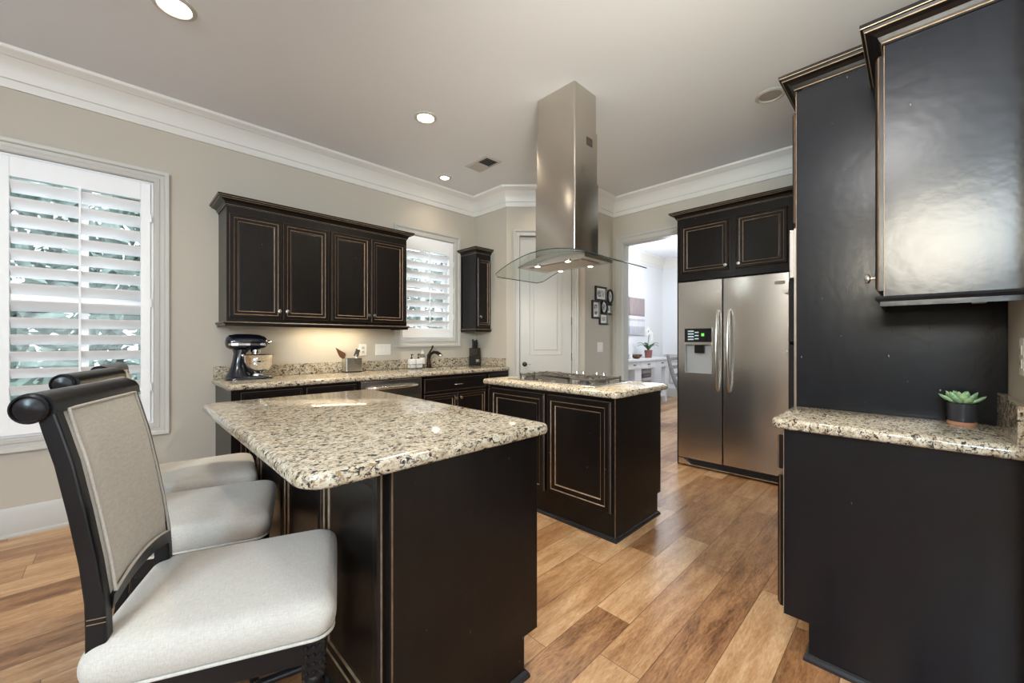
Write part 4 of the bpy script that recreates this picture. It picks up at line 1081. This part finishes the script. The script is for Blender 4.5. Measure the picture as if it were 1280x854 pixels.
# succulent
t_ = thing('potted_succulent', 'small green succulent in a charcoal pot on the right worktop', 'plant', (2.175, -.115, ZC))
px, py = 2.175, -.115
MB().lathe([(.036,0),(.038,.004),(.038,.012),(.034,.014)], (px,py,ZC), 28).build('saucer', M['terracotta'], t_, smooth=40)
MB().lathe([(.034,.0135),(.0375,.03),(.0385,.078),(.036,.080),(.034,.072),(.004,.070)], (px,py,ZC), 28).build('pot', M['pot'], t_, smooth=40)
def succ_mat():
    m, t, b = newmat('succulent_leaf'); tc = nd(t, 'ShaderNodeTexCoord'); nz = nd(t, 'ShaderNodeTexNoise'); nz.inputs['Scale'].default_value = 40
    t.links.new(tc.outputs['Object'], nz.inputs[0]); rp = nd(t, 'ShaderNodeValToRGB'); e = rp.color_ramp.elements
    e[0].position = .35; e[0].color = (.17,.36,.22,1); e[1].position = .65; e[1].color = (.45,.60,.30,1)
    t.links.new(nz.outputs['Fac'], rp.inputs[0]); t.links.new(rp.outputs[0], b.inputs['Base Color']); b.inputs['Roughness'].default_value = .45; return m
sm = succ_mat()
for ring_, (n_, el, ln, r0) in enumerate(((9,.35,.050,.012),(7,.75,.044,.008),(4,1.15,.034,.003))):
    for k in range(n_):
        a_ = 2*PI*k/n_ + ring_*.5
        d = Vector((math.cos(a_)*math.cos(el), math.sin(a_)*math.cos(el), math.sin(el))); up = Vector((-math.cos(a_)*math.sin(el), -math.sin(a_)*math.sin(el), math.cos(el))); sd = d.cross(up)
        c = Vector((px,py,ZC+.078))+Vector((math.cos(a_),math.sin(a_),0))*r0
        b = MB(); rings = []
        for q, (wd, th) in ((0,(.004,.003)),(.3,(.0095,.005)),(.6,(.012,.006)),(.85,(.008,.0045)),(1.0,(.0015,.001))):
            cc = c + d*ln*q + Vector((0,0,.012*q*q))
            rings.append([cc + sd*wd*math.cos(2*PI*j/10) + up*th*math.sin(2*PI*j/10) for j in range(10)])
        b.loft(rings); b.build('leaf', sm, t_, smooth=80)

# ------------------------------------------------------------------ ceiling fittings
def downlight(x, y, r, label, lit=True, watts=DOWN_W):
    t_ = thing('recessed_light', label, 'ceiling light', (x,y,H), 0, 'recessed ceiling lights')
    MB().lathe([(r+.024,H-.0005),(r+.024,H-.004),(r+.004,H-.010),(r,H-.006),(r-.004,H-.002)], (x,y,0), 32, cap=False).build('trim_ring', M['trim'], t_, smooth=40)
    MB().lathe([(r-.003,H-.0012),(r-.003,H-.003),(r*.5,H-.005),(.002,H-.0055)], (x,y,0), 28).build('lens', M['lamp'] if lit else M['lampoff'], t_, smooth=40)
    if lit:
        l = bpy.data.lights.new('downlight_beam', 'SPOT'); l.energy = watts; l.color = WARM; l.spot_size = 2.3; l.spot_blend = .8; l.shadow_soft_size = .05
        o = bpy.data.objects.new('downlight_beam', l); COL.objects.link(o); o.location = (x,y,H-.02)
downlight(.216, 2.777, .072, 'large lit recessed ceiling light at the top left edge', True, 32)
downlight(1.75, 2.754, .065, 'lit recessed ceiling light left of the hood chimney', True, 115)
downlight(2.543, 3.62, .048, 'small lit recessed ceiling light near the sink window', True, 9)
downlight(3.369, .746, .072, 'unlit recessed ceiling light beside the tall oven cabinet', False)
downlight(1.75, .60, .072, 'unseen recessed ceiling light above the aisle, added to brighten the floor', True, 30)  # added out of view to brighten the aisle floor
downlight(3.28, 2.77, .065, 'unseen recessed ceiling light behind the hood chimney, added to light the pantry walls', True, 16)  # added lamp hidden by the chimney, warms the pantry door and walls
t_ = thing('ceiling_vent', 'white ceiling air register beyond the lit lights', 'air vent', (2.622, 3.069, H))
vx, vy = 2.622, 3.069
b = MB().sweep([(vx-.10,vy-.17),(vx-.10,vy+.17),(vx+.10,vy+.17),(vx+.10,vy-.17)], [(0,H-.001),(0,H-.006),(.025,H-.010),(.025,H-.001)], XY, closed=True)
b.build('frame', M['trim'], t_)
MB().box(vx-.08,vx+.08,vy-.15,vy+.15,H-.0015,H-.0008).build('duct_opening', M['rubber'], t_)
for k in range(12):
    yy_ = vy-.138+k*.025; s_ = -1 if k < 6 else 1
    MB().prism([(yy_-.008*1,H-.002),(yy_-.008+.002,H-.002),(yy_+.008*1+.002,H-.010),(yy_+.008,H-.010)] if s_ > 0 else [(yy_+.008,H-.002),(yy_+.010,H-.002),(yy_-.006,H-.010),(yy_-.008,H-.010)], lambda u,v,n: (n,u,v), vx-.078, vx+.078).build('slat', M['trim'], t_)

# ------------------------------------------------------------------ frames on the pantry return wall
t_ = thing('collage_picture_frame', 'black collage frame of small photos on the grey wall by the doorway', 'picture frame', (4.30, 2.727, 1.62))
def photo_mat(seed):
    m, t, b = newmat('grey_photo_%d' % seed); tc = nd(t, 'ShaderNodeTexCoord'); nz = nd(t, 'ShaderNodeTexNoise'); nz.inputs['Scale'].default_value = 22+seed
    t.links.new(tc.outputs['Object'], nz.inputs[0]); rp = nd(t, 'ShaderNodeValToRGB'); e = rp.color_ramp.elements
    e[0].position = .38; e[0].color = (.10,.10,.10,1); e[1].position = .6; e[1].color = (.62,.60,.58,1)
    t.links.new(nz.outputs['Fac'], rp.inputs[0]); t.links.new(rp.outputs[0], b.inputs['Base Color']); b.inputs['Roughness'].default_value = .3; return m
def pxy(px_, py_, Y):       # point of the plane y = Y that the measured spot lies on
    a_ = math.radians(AZ); f_ = 499.55
    dx = math.cos(a_)+math.sin(a_)*(px_-640)/f_; dy = math.sin(a_)-math.cos(a_)*(px_-640)/f_
    s_ = Y/dy; return dx*s_, CAM_Z+s_*(425.84-py_)/f_
def frame_rect(x0, x1, z0, z1, k, n=0):
    w_ = .022
    fr = MB().sweep([(x0,z0),(x0,z1),(x1,z1),(x1,z0)], [(0,n+.001),(0,n+.02),(w_*.6,n+.024),(w_,n+.012),(w_,n+.001)], pw, closed=True).build('frame', M['black'], t_)
    MB().prism([(x0+w_,z0+w_),(x1-w_,z0+w_),(x1-w_,z1-w_),(x0+w_,z1-w_)], pw, n+.002, n+.006).build('photo_mount', M['ceramic'], fr)
    q = .028
    MB().prism([(x0+w_+q,z0+w_+q),(x1-w_-q,z0+w_+q),(x1-w_-q,z1-w_-q),(x0+w_+q,z1-w_-q)], pw, n+.006, n+.007).build('photo', photo_mat(k), fr)
def frame_oval(cx, cz, rx, rz, k, n=0):
    E_ = lambda a_, d: [(cx+(rx-d)*math.cos(2*PI*j/28), cz+(rz-d)*math.sin(2*PI*j/28)) for j in range(28)]
    prof = [(0,n+.001),(0,n+.02),(.014,n+.026),(.024,n+.012),(.024,n+.006)]
    b = MB().loft([[pw(p[0],p[1],h_) for p in E_(0,d)] for d, h_ in prof], True, False)
    fr = b.build('oval_frame', M['black'], t_, smooth=40)
    MB().prism(E_(0,.0245), pw, n+.003, n+.007).build('photo_mount', M['ceramic'], fr)
    MB().prism(E_(0,.045), pw, n+.007, n+.008).build('photo', photo_mat(k), fr)
frame_rect(4.092, 4.333, 1.705, 1.882, 1)
frame_rect(4.020, 4.190, 1.485, 1.705, 2)
frame_rect(4.178, 4.365, 1.415, 1.560, 3)
frame_rect(4.330, 4.450, 1.545, 1.680, 4)
frame_oval(4.262, 1.632, .078, .088, 5, .012)
frame_oval(4.400, 1.772, .066, .092, 6, .012)

# ------------------------------------------------------------------ dining room beyond the doorway
t_ = thing('console_table', 'white console table with drawers against the dining room wall', 'table', (6.7, 3.70, 0))
TX0, TX1, TY0, TY1 = 5.55, 7.93, 3.48, 3.93
FW = pbr('white_furniture_paint', (.70,.71,.73), .4)
MB().box(TX0, TX1, TY0, TY1, .845, .885).build('table_top', FW, t_, bevel=.004)
MB().box(TX0+.05, TX1-.05, TY0+.04, TY1-.01, .70, .845).build('apron', FW, t_)
for x0, x1 in ((5.66,6.25),(6.29,6.72),(6.76,7.32),(7.36,7.84)):
    d = MB().box(x0, x1, TY0+.028, TY0+.04, .715, .832).build('drawer', FW, t_, bevel=.003)
    MB().box((x0+x1)/2-.035, (x0+x1)/2+.035, TY0+.008, TY0+.0285, .775, .790).build('drawer_pull', M['bronze'], d, bevel=.003)
for lx in (TX0+.06, TX1-.14):
    for ly in (TY0+.05, TY1-.11):
        MB().box(lx, lx+.08, ly, ly+.08, 0, .70).build('leg', FW, t_, bevel=.004)
MB().box(6.58, 6.82, TY0+.06, TY1-.05, .12, .70).build('centre_panel', FW, t_)
MB().box(TX0+.06, TX1-.06, TY0+.07, TY1-.03, .12, .16).build('lower_shelf', FW, t_)
bcols = [(.10,.09,.09),(.30,.29,.28),(.07,.06,.06),(.22,.20,.19),(.36,.34,.33),(.09,.08,.08),(.26,.25,.25)]
labs = ['bottom dark basket of the stack under the console table','pale basket second from the bottom of the stack under the table','dark basket third from the bottom under the console table','grey basket in the middle of the stack under the console','light basket third from the top of the stack under the console','dark basket second from the top under the console','grey basket topmost of the stack under the console table']
for k in range(7):
    z0 = .1605+k*.073; jx = random.uniform(-.015,.015)
    b = MB().loft([[(p[0],p[1],z) for p in rrect(6.93+d+jx,7.27-d+jx,3.56+d,3.86-d,.03)] for d, z in ((.012,z0),(0,z0+.012),(0,z0+.055),(.006,z0+.068),(.02,z0+.072))])
    tag(b.build('flat_basket', pbr('basket_%d' % k, bcols[k], .7, bump=.4, bscale=60), smooth=30), labs[k], 'basket', 'stack under the console table')
# orchid
t_ = thing('potted_orchid', 'white orchid in a dusky red pot on the console table', 'plant', (7.33, 3.66, .885))
ox, oy, oz = 7.33, 3.66, .8855
MB().lathe([(.062,0),(.075,.14),(.078,.15),(.070,.15),(.066,.13),(.005,.125)], (ox,oy,oz), 24).build('pot', pbr('dusky_pot', (.22,.08,.075), .4), t_, smooth=40)
MB().tube([(ox,oy,oz+.12),(ox-.01,oy,oz+.30),(ox-.01,oy-.02,oz+.44),(ox-.06,oy-.03,oz+.53),(ox-.14,oy-.04,oz+.54)], .006, 8).build('stem', M['leaf'], t_, smooth=60)
for k in range(7):
    a_ = k*2.4; b = MB(); pts = []
    for q in range(7):
        u = q/6; c = Vector((ox+math.cos(a_)*.24*u, oy+math.sin(a_)*.20*u, oz+.14+.12*math.sin(PI*u*.75)+(.05 if k % 2 else 0)*u)); wv = .034*math.sin(PI*min(.97,u*.9+.08)); s_ = Vector((-math.sin(a_),math.cos(a_),0))
        pts.append([c-s_*wv, c-Vector((0,0,.006)), c+s_*wv, c+Vector((0,0,.003))])
    b.loft(pts); b.build('leaf', M['leaf'], t_, smooth=60)
for k, (dx, dz) in enumerate(((-.16,.53),(-.10,.56),(-.07,.48),(-.01,.50),(.03,.42),(.05,.47),(-.13,.46),(.01,.35),(.06,.38))):
    b = MB(); c = Vector((ox+dx, oy-.05, oz+dz))
    for q in range(5):
        a_ = 2*PI*q/5+.3*k; u = Vector((math.cos(a_),-.15,math.sin(a_))).normalized(); v_ = Vector((-math.sin(a_),0,math.cos(a_)))
        b.loft([[c+u*r_+v_*w_, c+u*r_+Vector((0,-.004,0)), c+u*r_-v_*w_, c+u*r_+Vector((0,.003,0))] for r_, w_ in ((.003,.004),(.018,.015),(.030,.013),(.038,.003))])
    b.build('flower', M['petal'], t_, smooth=60)
t_ = thing('wooden_bowl', 'small brown bowl on the console table left of the orchid', 'bowl', (6.86, 3.66, .885))
MB().lathe([(.04,0),(.06,.012),(.10,.05),(.105,.075),(.097,.075),(.088,.05),(.05,.02),(.004,.018)], (6.86,3.66,.8855), 28).build('bowl_body', M['wood'], t_, smooth=50)
for k, (cx, hh, lab) in enumerate(((6.36,.09,'small brass votive cup at the left on the console table'),(6.50,.075,'low glass votive between the brass cup and the bowl'),(6.62,.085,'pale votive cup beside the brown bowl on the console'))):
    m = (pbr('brass_cup', (.40,.26,.10), .35, .7), M['bottle'], M['ceramic'])[k]
    o = MB().lathe([(.035,0),(.042,.01),(.045,hh),(.040,hh),(.036,.015),(.003,.013)], (cx,3.66,.8855), 20).build('votive_cup', m, smooth=40)
    tag(o, lab, 'candle holder', 'votives on the console table')
# canvas panels over the console
def art_mat(seed):
    m, t, b = newmat('muted_canvas_%d' % seed); tc = nd(t, 'ShaderNodeTexCoord'); sp = nd(t, 'ShaderNodeSeparateXYZ')
    t.links.new(tc.outputs['Generated'], sp.inputs[0]); rp = nd(t, 'ShaderNodeValToRGB'); rp.color_ramp.interpolation = 'CONSTANT'
    els = rp.color_ramp.elements; st = [(0,(.46,.46,.50)),(.22,(.66,.66,.70)),(.36,(.50,.49,.52)),(.42,(.70,.70,.73)),(.50,(.24,.20,.20)),(.55,(.30,.25,.25)),(.97,(.55,.52,.52))]
    while len(els) < len(st): els.new(.5)
    for e, (p_, c) in zip(els, st): e.position = p_; e.color = (*c,1)
    t.links.new(sp.outputs[2], rp.inputs[0])
    wv = nd(t, 'ShaderNodeTexNoise'); wv.inputs['Scale'].default_value = 3+seed
    mp = nd(t, 'ShaderNodeMapping'); mp.inputs['Scale'].default_value = (6,1,1); t.links.new(tc.outputs['Generated'], mp.inputs[0]); t.links.new(mp.outputs[0], wv.inputs[0])
    mx = nd(t, 'ShaderNodeMix', data_type='RGBA', blend_type='OVERLAY'); mx.inputs[0].default_value = .5
    t.links.new(rp.outputs[0], mx.inputs[6]); t.links.new(wv.outputs['Color'], mx.inputs[7]); t.links.new(mx.outputs[2], b.inputs['Base Color']); return m
for k, (x0, x1) in enumerate(((6.52,7.06),(7.10,7.70))):
    o = MB().box(x0, x1, YL-.035, YL-.001, 1.335, 2.085).build('canvas_panel', [art_mat(k)], bevel=.004)
    tag(o, ('left grey and brown canvas panel above the console table','right grey and brown canvas panel above the console, nearer the orchid')[k], 'picture', 'canvas panels in the dining room')
# grey dining chair, half hidden by the refrigerator
t_ = thing('dining_chair', 'grey dining chair with a curved back peeking out beside the refrigerator', 'chair', (6.1, 2.35, 0))
GC = pbr('grey_washed_wood', (.30,.29,.29), .5, var=.2, vscale=30)
qx, qy = 6.1, 2.30
MB().box(qx-.22,qx+.22,qy-.23,qy+.15,.44,.475).build('seat', GC, t_, bevel=.01)
for s_ in (-1,1):
    MB().tube([(qx+.20*s_,qy-.20,.44),(qx+.205*s_,qy-.21,0)], [.022,.016], 8).build('front_leg', GC, t_)
    P = [(qx+.20*s_, qy+o_, z_) for o_, z_ in ((.03,0),(.08,.25),(.15,.45),(.24,.65),(.30,.85),(.34,1.01))]
    MB().tube(P, [.020,.026,.030,.030,.028,.022], 10).build('back_post', GC, t_, smooth=60)
for zz, yy_ in ((.70,.255),(.82,.29),(.94,.322)):
    MB().box(qx-.20,qx+.20,qy+yy_-.012,qy+yy_+.010,zz-.025,zz+.025).build('back_slat', GC, t_, bevel=.005)
